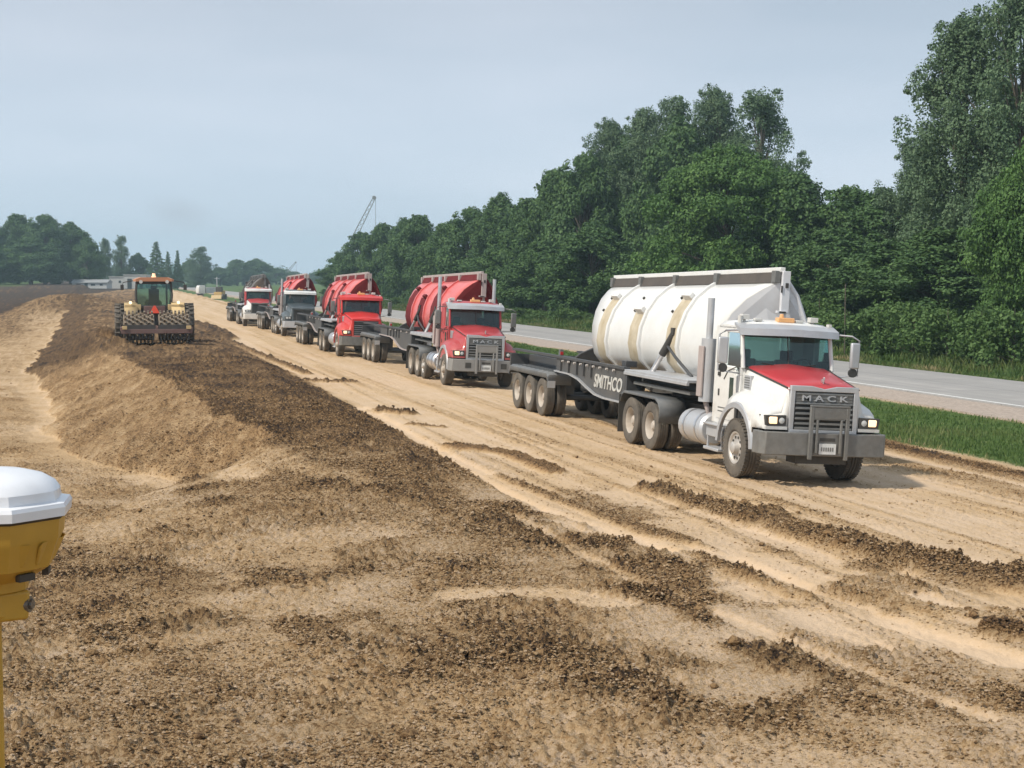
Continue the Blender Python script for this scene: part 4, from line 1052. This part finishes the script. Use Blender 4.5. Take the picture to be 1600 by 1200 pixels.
    def dep(p): return max(0, (p[0]-ax)*nx+(p[1]-az)*nz_)
    def pt(p, t, off=0.0):
        d = dep(p); y = y0+kk*d+t*(y1-y0-2*kk*d); return (p[0], Y(y), p[1]+dz(y))
    # outward normals of the cross section
    def offp(i, o):
        a = TUBX[max(0, i-1)]; b_ = TUBX[min(len(TUBX)-1, i+1)]; tx, tz = b_[0]-a[0], b_[1]-a[1]; l = math.hypot(tx, tz)
        return (TUBX[i][0]+tz/l*o, TUBX[i][1]-tx/l*o)
    # refined section
    m = MB(); N = 14
    rg_ = [[pt(p, k/N) for p in TUBX] for k in range(N+1)]
    m.rings(rg_, False)
    tub = m.build('tub', sp['skin'], root, smooth=40); q_ = tub.modifiers.new('solid', 'SOLIDIFY'); q_.thickness = .05; q_.offset = 0
    for t in (0, 1):
        m = MB(); poly = [pt(p, t) for p in TUBX+OPEN]; s_ = -1 if t == 0 else 1
        back = [(p[0], p[1]-s_*.06, p[2]) for p in poly]; nn = len(poly)
        m.add(poly+back, [tuple(range(nn)), tuple(range(nn, 2*nn))[::-1]]+[(i, (i+1) % nn, nn+(i+1) % nn, nn+i) for i in range(nn)])
        e = m.build('end_wall', sp['end'], tub, smooth=0)
        # rim around the open edge and a box channel down the middle of the wall
        m = MB(); m.tube([pt(p, t) for p in OPEN[::-1]+[]][0:1]+[pt(p, t) for p in [OPEN[3], OPEN[2], OPEN[1], OPEN[0], TUBX[-1]]], .045, 6); m.build('end_rim', sp['end'], e)
        yy = Y(y0) if t == 0 else Y(y1)
        cx = un(.86, 3.5)[0]
        top = un(.86, 3.80)[1]+dz(y0 if t == 0 else y1)
        m = MB(); m.box((cx+.02, yy-.04*(1 if t == 0 else -1), top-.42), (.17, .10, .86)); m.box((cx-.05, yy-.08*(1 if t == 0 else -1), top-.82), (.22, .10, .05)); m.box((cx+.05, yy+.02, top-1.2), (.07, .08, .8)); m.build('end_channel', sp['rail'] if not near else tubw_shade, e, bevel=.008)
        for dx, dy, dz_, sz in ((.03, .10, -.28, (.06, .02, .10)), (-.08, .10, -.36, (.03, .02, .14)), (-.05, .135, -.82, (.14, .02, .035))):
            m = MB(); m.box((cx+dx, yy-dy*(1 if t == 0 else -1), top+dz_), sz); m.build('latch', black, e)
    # hoops
    hoops = [(5.45-y0)/(y1-y0), (8.0-y0)/(y1-y0), (10.5-y0)/(y1-y0)]
    def band(i0, i1, ya, yb, o0, o1):
        mm = MB(); rg = []
        for i in range(i0, i1+1):
            a = offp(i, o0); b_ = offp(i, o1)
            d = dep(TUBX[i]); lo, hi = y0+kk*d, y1-kk*d; sh = 0
            rg.append([(a[0], Y(ya), a[1]+dz(ya)), (b_[0], Y(ya), b_[1]+dz(ya)), (b_[0], Y(yb), b_[1]+dz(yb)), (a[0], Y(yb), a[1]+dz(yb))])
        mm.rings(rg, True, True); return mm
    for k, yh in enumerate((5.45, 8.0, 10.45)):
        band(0, 9, yh-.07, yh+.07, -.01, .085).build('hoop', sp['hoop'], tub, smooth=40)
        bx_ = band(2 if k != 1 else 3, 8, yh+.07, yh+(.78 if near else 1.35), -.01, .05); h_ = bx_.build('rib_box', sp['rib'], tub, smooth=40)
        i_ = 2 if k != 1 else 3; a = offp(i_, .085)
        mm = MB(); mm.box((a[0], Y(yh+.34), a[1]+dz(yh)), (.12, .50, .20), rot=(0, R(-45), 0)); mm.build('rib_cap', sp['hoop'] if near else sp['rib'], h_, bevel=.01)
        mm = MB()
        for d_ in (.2, .45): mm.box((a[0]-.05, Y(yh+d_), a[1]+dz(yh)+.03), (.06, .08, .07))
        mm.build('rib_hole', black if near else tubr_shade, h_)
        if near:
            mm = MB()
            for i2 in (2, 3): a = offp(i2, .02); mm.cyl((a[0], Y(yh+.9), a[1]+dz(yh)), (a[0]-.03, Y(yh+.9), a[1]+dz(yh)+.03), .035, n=8)
            mm.build('bolt', black, tub)
    # top rail of the upper edge
    rx = un(.82, 3.84)
    def rz(y): return rx[1]+dz(y)
    m = MB(); rg_ = [[(rx[0]-.06, Y(y), rz(y)-.055), (rx[0]+.06, Y(y), rz(y)-.055), (rx[0]+.06, Y(y), rz(y)+.045), (rx[0]-.06, Y(y), rz(y)+.045)] for y in (y0-.05, 7, y1+.05)]
    m.rings(rg_, True, True); rl = m.build('top_rail', sp['railtop'], tub, bevel=.012)
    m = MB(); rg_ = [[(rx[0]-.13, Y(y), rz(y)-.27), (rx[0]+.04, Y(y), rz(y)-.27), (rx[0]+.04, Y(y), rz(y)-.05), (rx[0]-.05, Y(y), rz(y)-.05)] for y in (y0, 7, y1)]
    m.rings(rg_, True, True); m.build('rail_shade_strip', sp['shade_strip'], rl)  # solid dark strip paints the shade of the gap under the rail
    for y_ in (y0+.06, 5.45, 8.0, 10.45, y1-.06):
        m = MB(); m.box((rx[0]-.09, Y(y_), rz(y_)-.15), (.13, .18, .25)); m.build('rail_post', sp['rail'], rl, bevel=.01)
    # rams
    for y_ in (4.2, 6.1, 9.1):
        m = MB(); p0 = Vector((-.55, Y(y_+.25), 1.62)); p1 = Vector((-.27, Y(y_-.30), 2.55)); pm = p0.lerp(p1, .42)
        if y_ != 6.1 and near: continue
        m.cyl(pm, p1, .085, n=12); r_ = m.build('ram', black, root)
        m = MB(); m.cyl(p0, pm, .060, n=12); m.build('ram_rod', chrome, r_)
        m = MB(); m.tube([p1.lerp(p0, .35), Vector((-.50, Y(y_-1.0), 2.0)), Vector((-.36, Y(y_-1.7), 1.62))], .035, 6); m.build('strut', dkgrey, r_)
        m = MB(); m.box(p1, (.16, .18, .16)); m.build('ram_bracket', black, r_)
    m = MB(); m.bb(-.80, -.52, Y(7.5), Y(7.8), 1.64, 1.78); m.build('valve_box', dkgrey, root, bevel=.01)
    # tail lamps and bar
    m = MB(); m.bb(-1.1, 1.1, YE(16.85), YE(16.95), 1.16, 1.5); m.build('tail_bar', dkgrey, root)
    return root

S1 = dict(name='semi_truck', near=True, label='white semi truck with a red hood leading the line, black lettered grille guard', body=white_p, fender=white_p, lip=lgrey, hood=hoodred, visor=lgrey, bumper=steel, grille=lgrey, badge=lgrey, guard=True, mirror=lgrey, tank=lgrey)
S1['label'] = 'nearest semi truck, white with a red hood and grey bumper'
S2 = dict(name='semi_truck', label='all red semi truck with pale visor and tall twin exhaust stacks, second in line', body=red_p, fender=red_p, lip=lgrey, hood=red_p, visor=lgrey, bumper=midg, grille=chrome, badge=lgrey, guard=True, holes=True, stacks=(-1, 1), stack_top=3.75, stackm=chrome, pusher=True, tank=chrome, slat=steel)
S3 = dict(name='semi_truck', label='bright red semi truck with a red visor and dark grille, third in line', body=redb, fender=redb, lip=redb, hood=redb, visor=redb, bumper=steel, grille=redb, slat=fend, stacks=(1,), stack_top=2.9)
S4 = dict(name='semi_truck', label='dark slate semi truck with a white visor, fourth in line', body=slate, fender=slate, lip=slate, hood=slate, visor=white_p, bumper=lgrey, grille=slate, slat=black, stacks=(-1,), stack_top=3.6, lit=False, pusher=True)
S5 = dict(name='semi_truck', label='small looking red and white semi truck at the far end of the line', body=red_p, fender=white_p, lip=white_p, hood=red_p, visor=white_p, bumper=white_p, grille=steel, slat=black, stacks=(1,), stack_top=3.2, lit=False)
TW = dict(near=True, label='trailer with a white tub tipped over, behind the nearest truck', skin=tubw, end=tubw_shade, hoop=tubw, rib=dirtyw, rail=steel, railtop=tubw, shade_strip=shadem, letters=True)
TR = dict(skin=tubr, end=tubr_shade, hoop=tubr, rib=tubr_shade, rail=railg, railtop=railg, shade_strip=tubr_shade)
T2_ = dict(TR, ext=1.35, label='trailer with a red tub behind the red truck with the pale visor')
T3_ = dict(TR, label='trailer with a red tub behind the bright red truck with the red visor')
T4_ = dict(TR, label='trailer with a red tub behind the dark slate truck')
T5_ = dict(TR, skin=tubk, end=tubk, hoop=tubk, rib=black, rail=steel, railtop=steel, shade_strip=black, label='trailer with a black tub at the far end of the line')
LINE = [(S1, TW, 12.34, 26.4, 3.2), (S2, T2_, 12.30, 51.9, 2.9), (S3, T3_, 11.5, 71.8, 1.8), (S4, T4_, 11.7, 97.5, 2.0), (S5, T5_, 11.05, 118.5, 1.3)]
for a, b_, u, s_, lean in LINE:
    zc = gz0(u-1.0, s_) - math.tan(R(lean))*1.0 + .01
    make_truck(a, (u, s_, zc), (0, R(lean), 0))
    s2 = s_+14.35
    make_trailer(b_, (u, s2, gz0(u-1.0, s2)-math.tan(R(lean))*1.0+.01), (0, R(lean), 0))

# ------------------------------------------------------------------ yellow tractor pulling a sheepsfoot roller on the bank
ty = mat('tractor_yellow', (.55, .36, .10), .5, dust=.4, dustcol=(.40, .29, .20)); tor = mat('tractor_orange_roof', (.46, .19, .09), .45, dust=.2, dustcol=(.45, .28, .2)); tbl = mat('tractor_dark', (.03, .03, .033), .5, dust=.25, dustcol=(.15, .12, .09))
tfd = mat('tractor_fender_tan', (.58, .42, .20), .6, dust=.3); smv = mat('slow_triangle', (.72, .08, .04), .5, emit=(1, .12, .06), estr=.12); padm = mat('worn_roller_steel', (.23, .19, .155), .6, .2, dust=.6, dustcol=(.28, .22, .15)); padr = mat('roller_frame_maroon', (.12, .055, .055), .6, dust=.4, dustcol=(.22, .17, .13))
lmpY = mat('work_lamp', (.9, .85, .6), .3, emit=(1, .85, .5), estr=1.2)
TU, TS = 2.15, 77.0
tz = gz0(TU, TS)
root = thing('tractor', 'yellow farm tractor seen from behind on the raised bank, amber beacon on its roof', 'tractor', (TU, TS, tz))
# local: y grows away from us
m = MB(); m.bb(-.28, .28, -.3, 3.6, .85, 1.25); m.bb(-.35, .35, -.5, .5, .7, 1.5); m.cyl((-1.6, 0, .95), (1.6, 0, .95), .12); m.cyl((-.95, 3.1, .70), (.95, 3.1, .70), .10); m.build('chassis', tbl, root)
m = MB(); rg_ = [[(-.42, y, 1.2), (-.42, y, h-.12), (-.30, y, h), (.30, y, h), (.42, y, h-.12), (.42, y, 1.2)] for y, h in ((1.5, 2.05), (2.5, 1.98), (3.5, 1.85), (3.75, 1.7))]; m.rings(rg_, True, True); m.build('bonnet', ty, root)
m = MB(); m.prism([(-.80, 1.45), (.80, 1.45), (.92, 1.75), (.92, 1.80), (-.92, 1.80), (-.92, 1.75)], 'y', -.25, 1.45)
for sx in (-1, 1):
    for y_ in (-.22, 1.42): m.tube([(sx*.80, y_, 1.72), (sx*.86, y_, 2.3), (sx*.80, y_, 2.95)], .05, 6)
m.bb(-.84, .84, -.26, -.18, 2.84, 2.98); m.build('cab', tbl, root, bevel=.01)
for nm, y_ in (('rear_window', -.20), ('windscreen', 1.40)):
    m = MB(); m.add([(-.80, y_, 1.80), (.80, y_, 1.80), (.83, y_, 2.3), (.78, y_, 2.86), (-.78, y_, 2.86), (-.83, y_, 2.3)], [(0, 1, 2, 3, 4, 5)]); m.build(nm, glass, root, smooth=0)
for sx in (-1, 1):
    m = MB(); m.add([(sx*.82, -.2, 1.8), (sx*.82, 1.4, 1.8), (sx*.80, 1.4, 2.86), (sx*.80, -.2, 2.86)], [(0, 1, 2, 3)]); m.build('side_window', glass, root, smooth=0)
m = MB(); m.bb(-.28, .28, .2, .7, 1.75, 1.95); m.box((0, .26, 2.25), (.5, .14, .7)); m.box((0, .26, 2.66), (.28, .1, .18)); m.build('seat', seatm, root, bevel=.03)
m = MB(); rg_ = []
for y_, s__ in ((-.42, .88), (-.3, .96), (.6, 1.0), (1.5, .96), (1.6, .88)): rg_.append([(-.98*s__, y_, 2.97), (-.98*s__, y_, 3.07), (-.7*s__, y_, 3.17), (.7*s__, y_, 3.17), (.98*s__, y_, 3.07), (.98*s__, y_, 2.97)])
m.rings(rg_, True, True); m.build('roof', tor, root)
m = MB(); m.cyl((0, -.05, 3.17), (0, -.05, 3.22), .11, n=12); m.cyl((0, -.05, 3.22), (0, -.05, 3.36), .085, .07, n=12); m.build('beacon', mat('beacon_lit', (.8, .5, .3), .3, emit=(1, .6, .35), estr=1.0), root)
for sx in (-1, 1):
    m = MB(); m.cyl((sx*.62, -.40, 2.95), (sx*.62, -.46, 2.95), .085, n=12); m.build('roof_work_lamp', mat_or('roof_lamp_white', (.6, .6, .58)), root)
    m = MB(); m.tube([(sx*.98, .2, 3.0), (sx*1.45, .2, 2.92), (sx*1.5, .2, 2.75)], .025, 6); a_ = m.build('mirror_arm', tbl, root)
    m = MB(); m.box((sx*1.5, .2, 2.68), (.16, .05, .26)); m.build('mirror', tbl, a_, bevel=.01)
    m = MB(); rg_ = []
    for k in range(9):
        q_ = R(20+k*16); rg_.append([(sx*.80, -math.cos(q_)*1.03, .95+math.sin(q_)*1.03), (sx*1.42, -math.cos(q_)*1.03, .95+math.sin(q_)*1.03-.03), (sx*1.42, -math.cos(q_)*1.03, .95+math.sin(q_)*1.03-.10)])
    m.rings(rg_, False); f_ = m.build('fender', tfd, root, smooth=50); q_ = f_.modifiers.new('solid', 'SOLIDIFY'); q_.thickness = .03
    m = MB(); m.box((sx*1.02, -.62, 1.72), (.78, .06, .28)); m.build('fender_panel', tfd, f_, bevel=.02)
    m = MB(); m.cyl((sx*1.13, -.62, 1.95), (sx*1.13, -.72, 1.95), .075, n=12); m.build('work_lamp', lmpY, f_)
    m = MB(); m.bb(sx*1.0-.30, sx*1.0+.30, -.67, -.6, 1.50, 1.56); m.build('lamp_bar', tbl, f_)
    # big rear wheel with chevron lugs
    m = MB(); x_ = sx*1.62; m.rev([(-.18, .55), (-.05, .5), (0, .2), (.05, .001)], (x_, 0, .95), 'x', 24); m.rev([(.18, .55), (.05, .5), (0, .2)], (x_, 0, .95), 'x', 24); wh = m.build('rear_wheel', ty, root)
    t = MB(); t.rev([(-.20, .55), (-.26, .68), (-.25, .86), (-.20, .90), (.20, .90), (.25, .86), (.26, .68), (.20, .55)], (x_, 0, .95), 'x', 40)
    for k in range(22):
        q2 = 6.283*k/22
        for sy in (-1, 1): t.box((x_+sy*.13, math.cos(q2+sy*.07)*.925, .95+math.sin(q2+sy*.07)*.925), (.26, .07, .07), rot=(q2-math.pi/2, 0, sy*.5))
    t.build('tyre', rubber, wh)
    m = MB(); x_ = sx*.98; m.rev([(-.15, .40), (0, .3), (.05, .001)], (x_, 3.1, .66), 'x', 20); wh = m.build('front_wheel', ty, root)
    t = MB(); t.rev([(-.16, .40), (-.20, .52), (-.17, .64), (.17, .64), (.20, .52), (.16, .40)], (x_, 3.1, .66), 'x', 30); t.build('tyre', rubber, wh)
m = MB(); m.prism([(-.24, 1.44), (.24, 1.44), (.04, 1.80), (-.04, 1.80)], 'y', -.74, -.71); m.build('slow_triangle', smv, root, label='red orange slow moving triangle under the rear window')
m = MB(); m.bb(-.50, .50, -.70, -.5, 1.40, 1.78); m.build('rear_panel', padr, root, bevel=.02)
m = MB(); m.cyl((.65, 1.3, 1.8), (.65, 1.3, 2.9), .05, n=10); m.build('exhaust_stack', steel, root)
m = MB(); m.box((1.28, -.75, 1.28), (.12, .10, .36)); m.cyl((1.28, -.75, 1.46), (1.28, -.75, 1.56), .03); m.build('hydraulic_tank', white_p, root, bevel=.01)
# roller
rz0 = gz0(TU, TS-2.9)
rr = thing('sheepsfoot_roller', 'twin drum sheepsfoot roller with studded drums hitched behind the yellow tractor', 'roller', (TU, TS-2.9, rz0+.02))
for sx in (-1, 1):
    m = MB(); c_ = (sx*.80, 0, .78); m.rev([(-.70, .001), (-.70, .60), (.70, .60), (.70, .001)], c_, 'x', 36)
    for j in range(8):
        for k in range(18):
            a = 6.283*(k+.5*(j % 2))/18; rr_ = .69
            m.box((c_[0]-.61+j*.174, math.cos(a)*rr_, .78+math.sin(a)*rr_), (.10, .10, .20), rot=(a-math.pi/2, 0, 0), taper=.75)
    m.build('drum', padm, rr, smooth=30)
m = MB()
m.bb(-1.62, 1.62, -1.02, -.88, .52, .72); m.bb(-1.62, 1.62, .88, 1.0, .60, .78)
for x_ in (-1.58, 0, 1.58): m.bb(x_-.05, x_+.05, -.95, .95, .62, .80)
m.tube([(-.6, .95, .7), (0, 2.2, .75)], .06, 6); m.tube([(.6, .95, .7), (0, 2.2, .75)], .06, 6)
m.build('frame', padr, rr, bevel=.01)
m = MB()
for sx in (-1, 1):
    m.bb(sx*.80-.74, sx*.80+.74, -.90, -.86, .72, .92)
    for k in range(9): m.bb(sx*.80-.66+k*.16, sx*.80-.60+k*.16, -.92, -.84, .25, .56)
m.build('scraper', tbl, rr)
for sx in (-1, 1):
    m = MB(); m.box((sx*1.45, -1.04, .80), (.22, .08, .16)); m.build('corner_block', tfd, rr, bevel=.01)

# ------------------------------------------------------------------ satellite receiver on its mast, close on the left
wcap = mat('white_dome', (.74, .76, .80), .35, var=.05, scale=12, dust=.10, dustcol=(.45, .42, .38), coat=.3); ybody = mat('yellow_housing', (.50, .28, .020), .45, var=.12, scale=8, dust=.12); gasket = mat('gasket', (.05, .04, .03), .7)
bu, bs = at_d(-22, 2.8)
bz = CAMH-(795-433.5)*2.8/2400
ant = thing('satellite_receiver', 'white domed satellite receiver with a ribbed yellow housing, cut off by the left edge', 'receiver', (bu, bs, bz), (0, 0, R(18)))
def octo(r, z, n=8, rnd=.0): return [(math.cos(6.283*(k+.5)/n)*r, math.sin(6.283*(k+.5)/n)*r, z) for k in range(n)]
m = MB(); N_ = 40
def sq(r, z, p): # rounded octagon blending to round
    out_ = []
    for k in range(N_):
        a = 6.283*k/N_; b_ = (a % (math.pi/4))-math.pi/8; ro = r*math.cos(math.pi/8)/math.cos(b_)
        q_ = ro*p+r*.965*(1-p); out_.append((math.cos(a)*q_, math.sin(a)*q_, z))
    return out_
m.rings([sq(.150, -.010, 1), sq(.1515, .006, 1), sq(.148, .013, 1), sq(.133, .016, .8), sq(.131, .034, .4), sq(.121, .047, .1), sq(.098, .060, 0), sq(.062, .069, 0), sq(.025, .0725, 0), sq(.001, .073, 0)], True)
m.build('dome', wcap, ant, smooth=28)
m = MB(); m.rings([sq(.146, -.011, 1), sq(.140, -.016, 1), sq(.138, -.016, 1)], True, True); m.build('seal', gasket, ant)
m = MB(); m.rings([sq(.139, -.016, .9), sq(.136, -.05, .9), sq(.131, -.062, .8), sq(.115, -.105, .8), sq(.082, -.125, .7), sq(.070, -.132, .6), sq(.068, -.15, .6)], True, True)
hb = m.build('housing', ybody, ant, smooth=28)
for k in range(8):      # raised panel on every face
    m = MB(); a = 6.283*k/8+.0; a = 6.283*(k)/8
    c_, s__ = math.cos(a), math.sin(a)
    P_ = [(.128, -.040, .066), (.122, .040, .066)]
    m.add([(c_*r-s__*y_, s__*r+c_*y_, z_) for r, y_, z_ in ((.1265, -.040, -.054), (.1265, .040, -.054), (.1090, .030, -.098), (.1090, -.030, -.098), (.118, -.040, -.064), (.118, .040, -.064), (.104, .030, -.098), (.104, -.030, -.098))],
          [(0, 1, 2, 3), (4, 7, 6, 5), (0, 4, 5, 1), (1, 5, 6, 2), (2, 6, 7, 3), (3, 7, 4, 0)]); m.build('housing_panel', ybody, hb, smooth=0, bevel=.002)
for k in range(8):
    m = MB(); a = 6.283*(k+.5)/8; m.box((math.cos(a)*.097, math.sin(a)*.097, -.119), (.012, .034, .013), rot=(0, 0, a)); m.build('socket', gasket, hb)
m = MB(); m.box((0, 0, -.178), (.105, .105, .055), taper=1.06); m.cyl((0, 0, -.15), (0, 0, -.2), .055, n=20); cl_ = m.build('clamp', ybody, ant, bevel=.006)
m = MB()
for a in (R(-40), R(50), R(140), R(230)):
    d = Vector((math.cos(a), math.sin(a), 0)); p = d*.052+Vector((0, 0, -.178))
    m.cyl(p, p+d*.022, .015, n=12); m.cyl(p+d*.022, p+d*.027, .009, n=10)
m.build('knob', mat('knob_grey', (.16, .14, .12), .4, .5), cl_)
m = MB(); gzz = gz0(bu, bs)-bz; m.cyl((0, 0, -.2), (0, 0, gzz), .0155, n=20); m.build('mast', ybody, ant)
m = MB(); m.cyl((0, 0, gzz), (0, 0, gzz+.04), .12, n=20); m.build('mast_foot', ybody, ant)

# ------------------------------------------------------------------ far things
wwall = mat('pale_siding', (.45, .46, .46), .7, var=.1); roofm = mat('grey_roof', (.30, .31, .32), .7, var=.15); dwin = mat('dark_opening', (.04, .05, .055), .4)
def house(name, px, dep, W, D, Hh, Hr, label, gable=True, wins=(), doors=()):
    u, s_ = at_d(px, dep); t = thing(name, label, 'building', (u, s_, gz0(u, s_)), (0, 0, R(-14)))
    m = MB(); m.bb(-W/2, W/2, 0, D, -.3, Hh); wl = m.build('wall', wwall, t)
    m = MB()
    if gable: m.prism([(-.4, Hh), (D+.4, Hh), (D/2, Hh+Hr)], 'x', -W/2-.3, W/2+.3)
    else: m.bb(-W/2-.2, W/2+.2, -.2, D+.2, Hh, Hh+.25)
    m.build('roof', roofm if gable else wwall, t)
    for x_, w_, z0, z1 in wins: m = MB(); m.bb(x_-w_/2, x_+w_/2, -.06, .0-.005, z0, z1); m.build('window', dwin, wl)
    for x_, w_, h_ in doors: m = MB(); m.bb(x_-w_/2, x_+w_/2, -.07, -.005, 0, h_); m.build('door', dwin, wl)
    return t
house('farm_shed', 141, 430, 9.6, 6, 1.35, .9, 'long low grey farm shed at the edge of the left field', wins=((-3, 1.2, .5, 1.0), (1.0, 1.2, .5, 1.0), (3.3, .8, .5, 1.0)), doors=((-.9, .9, 1.2),))
house('white_barn', 185, 470, 5.0, 6, 3.4, .4, 'small pale flat roofed barn with one dark window, left of the tractor', False, wins=((.7, .7, 1.7, 2.4),))
house('white_barn', 212, 465, 6.6, 7, 4.0, .4, 'taller pale barn with a dark doorway, right beside the tractor roof', False, wins=(), doors=((-1.6, 1.3, 3.0), (1.9, 1.0, 2.0)))
# far white lorry and tan machine on the haul road
u, s_ = at_d(309, 330)
t = thing('box_truck', 'distant white lorry with a grey body on the road beyond the tractor', 'truck', (u, s_, gz0(u, s_)-.1), (0, 0, R(-75)))
m = MB(); m.bb(-.95, .95, 0, 1.5, .7, 2.0); m.prism([(0, 2.0), (.25, 2.5), (1.5, 2.5), (1.5, 2.0)], 'x', -.9, .9); m.build('cab', white_p, t, bevel=.05)
m = MB(); m.bb(-.93, .93, -.05, -.0, .6, .9); m.build('bumper', steel, t)
m = MB(); m.add([(-.8, .03, 1.6), (.8, .03, 1.6), (.8, .20, 2.3), (-.8, .20, 2.3)], [(0, 1, 2, 3)]); m.build('windscreen', dglass, t, smooth=0)
m = MB(); m.bb(-1.0, 1.0, 1.7, 5.4, .85, 2.1); m.build('cargo_body', lgrey, t, bevel=.03)
for sx in (-1, 1):
    for y_ in (.7, 4.4): m = MB(); m.cyl((sx*.65, y_, .42), (sx*.95, y_, .42), .42, n=18); m.build('wheel', rubber, t)
u, s_ = at_d(341, 300)
t = thing('loader', 'distant tan loader standing at the end of the haul road', 'loader', (u, s_, gz0(u, s_)-.1), (0, 0, R(-20)))
m = MB(); m.bb(-.8, .8, 0, 2.6, .6, 1.5); m.bb(-.7, .7, 1.6, 3.0, 1.4, 1.8); m.build('body', ty, t, bevel=.05)
m = MB(); m.bb(-.55, .55, .5, 1.7, 1.5, 2.5); m.build('cab', tbl, t, bevel=.04)
m = MB(); m.prism([(-1.3, .2), (-.7, .1), (-.5, .9), (-.9, .9)], 'x', -1.0, 1.0); m.build('bucket', tfd, t)
for sx in (-1, 1):
    for y_ in (.3, 2.3): m = MB(); m.cyl((sx*.7, y_, .55), (sx*1.05, y_, .55), .55, n=18); m.build('wheel', rubber, t)
# thin posts
for px, dep, z1, lab in ((1320, 84, 3.35, 'thin grey marker post against the dark trees right of the white truck roof'),):
    u, s_ = at_d(px, dep); z0 = gz0(u, s_); o = thing('marker_post', lab, 'post', (u, s_, z0))
    m = MB(); m.cyl((0, 0, -.2), (0, 0, z1-z0), .03, n=8); m.build('pole', bark, o)
u, s_ = at_d(340, 360); o = thing('utility_pole', 'pale far pole standing above the tan loader', 'pole', (u, s_, gz0(u, s_)))
m = MB(); m.cyl((0, 0, -.2), (0, 0, 4.4), .11, n=8); m.build('pole', lgrey, o); m = MB(); m.box((0, 0, 4.0), (1.2, .1, .12)); m.build('crossarm', lgrey, o)
# lattice boom crane behind the belt
cm_ = mat('crane_grey', (.20, .21, .22), .6, .2)
def crane(pxt, pyt, pxb, pyb, dep, wd, label):
    ut, st_ = at_d(pxt, dep); ub, sb = at_d(pxb, dep); zt = CAMH+(433.5-pyt)*dep/2400; zb = CAMH+(433.5-pyb)*dep/2400
    g = gz0(ub, sb); t = thing('crane', label, 'crane', (ub, sb, g))
    T = Vector((ut-ub, st_-sb, zt-g)); B = Vector((0, 0, zb-g)); ax_ = (T-B).normalized(); side = Vector((math.cos(TH), -math.sin(TH), 0))
    sv = Vector((0, 0, 1)).cross(ax_).normalized(); uv = ax_.cross(sv)
    m = MB(); n_ = 16; cs = []
    for k in range(n_+1):
        f = k/n_; w_ = wd*(.45+.55*math.sin(math.pi*min(1, .15+f*.8))); p = B.lerp(T, f); cs.append([p+sv*w_*a+uv*w_*b_ for a, b_ in ((-.5, -.5), (.5, -.5), (.5, .5), (-.5, .5))])
    r_ = wd*.06
    for c in range(4): m.tube([q_[c] for q_ in cs], r_, 5)
    for k in range(n_):
        for c in range(4): m.tube([cs[k][c], cs[k+1][(c+1) % 4]], r_*.6, 4)
    m.build('boom', cm_, t)
    m = MB(); m.cyl(T-sv*.5, T+sv*.5, wd*.45, n=12); m.build('boom_head', cm_, t)
    m = MB(); m.cyl(T+side*.4, T+side*.4-Vector((0, 0, T.z*.55)), wd*.05, n=6); m.box(T+side*.4-Vector((0, 0, T.z*.55)), (.5, .4, .8)); m.build('hoist_line', cm_, t)
    m = MB(); m.bb(-1.5, 1.5, -2.5, 2.5, 1.0, 2.6); m.bb(-1.4, 0, -2.9, -1.5, 1.2, 3.2); m.build('house', ty, t, bevel=.05)
    for sx in (-1, 1): m = MB(); m.bb(sx*1.5-.4, sx*1.5+.4, -2.8, 2.8, .0, 1.0); m.build('track', tbl, t, bevel=.2)
crane(586, 310, 524, 432, 480, 1.35, 'grey lattice boom crane rising behind the tree belt with its hoist line hanging')
crane(463, 410, 444, 432, 900, 1.0, 'very faint far crane boom above the fourth truck cab')

# ------------------------------------------------------------------ a little drifting smoke over the far trees
u, s_ = at_d(282, 330)
m = MB(); m.rev([(-9, .01), (-6.5, 3.0), (-2, 4.6), (3, 4.2), (7, 2.2), (9, .01)], (0, 0, 0), 'x', 20)
sm = bpy.data.materials.new('smoke_air'); sm.use_nodes = True; n = sm.node_tree
for q_ in list(n.nodes):
    if q_.type == 'BSDF_PRINCIPLED': n.nodes.remove(q_)
vol = n.nodes.new('ShaderNodeVolumePrincipled'); vol.inputs['Color'].default_value = (.42, .36, .34, 1)
tc = n.nodes.new('ShaderNodeTexCoord'); mp_ = n.nodes.new('ShaderNodeMapping'); mp_.inputs['Scale'].default_value = (.11, .22, .22); n.links.new(tc.outputs['Object'], mp_.inputs[0])
ln = n.nodes.new('ShaderNodeVectorMath'); ln.operation = 'LENGTH'; n.links.new(mp_.outputs[0], ln.inputs[0])
fall = nmath(n, 'SUBTRACT', 1.0, ln.outputs['Value'], True)
den = nmath(n, 'MULTIPLY', nmath(n, 'MULTIPLY', fall, nmath(n, 'MULTIPLY', nnoise(n, V_ if False else tc.outputs['Object'], .35, 3, .5), 1.0)), .06)
n.links.new(den, vol.inputs['Density']); n.links.new(vol.outputs[0], n.nodes['Material Output'].inputs['Volume'])
o = m.build('smoke_puff', sm, smooth=0, loc=(u, s_, 17.5)); o.rotation_euler = (0, R(12), -TH); tag(o, 'faint brown smoke puff drifting above the far trees', 'smoke', kind='stuff')

# ------------------------------------------------------------------ the air: summer haze
hz = MB(); hz.box((250, 900, 30), (4400, 3400, 76))
hm_ = bpy.data.materials.new('haze_air'); hm_.use_nodes = True; n = hm_.node_tree
for q_ in list(n.nodes):
    if q_.type == 'BSDF_PRINCIPLED': n.nodes.remove(q_)
vol = n.nodes.new('ShaderNodeVolumePrincipled'); vol.inputs['Color'].default_value = (.66, .90, 1.0, 1); vol.inputs['Density'].default_value = .00040; vol.inputs['Anisotropy'].default_value = 0.2
n.links.new(vol.outputs[0], n.nodes['Material Output'].inputs['Volume'])
ho = hz.build('haze', hm_, smooth=0); tag(ho, 'thin bluish summer haze over the whole site', 'haze', kind='stuff')
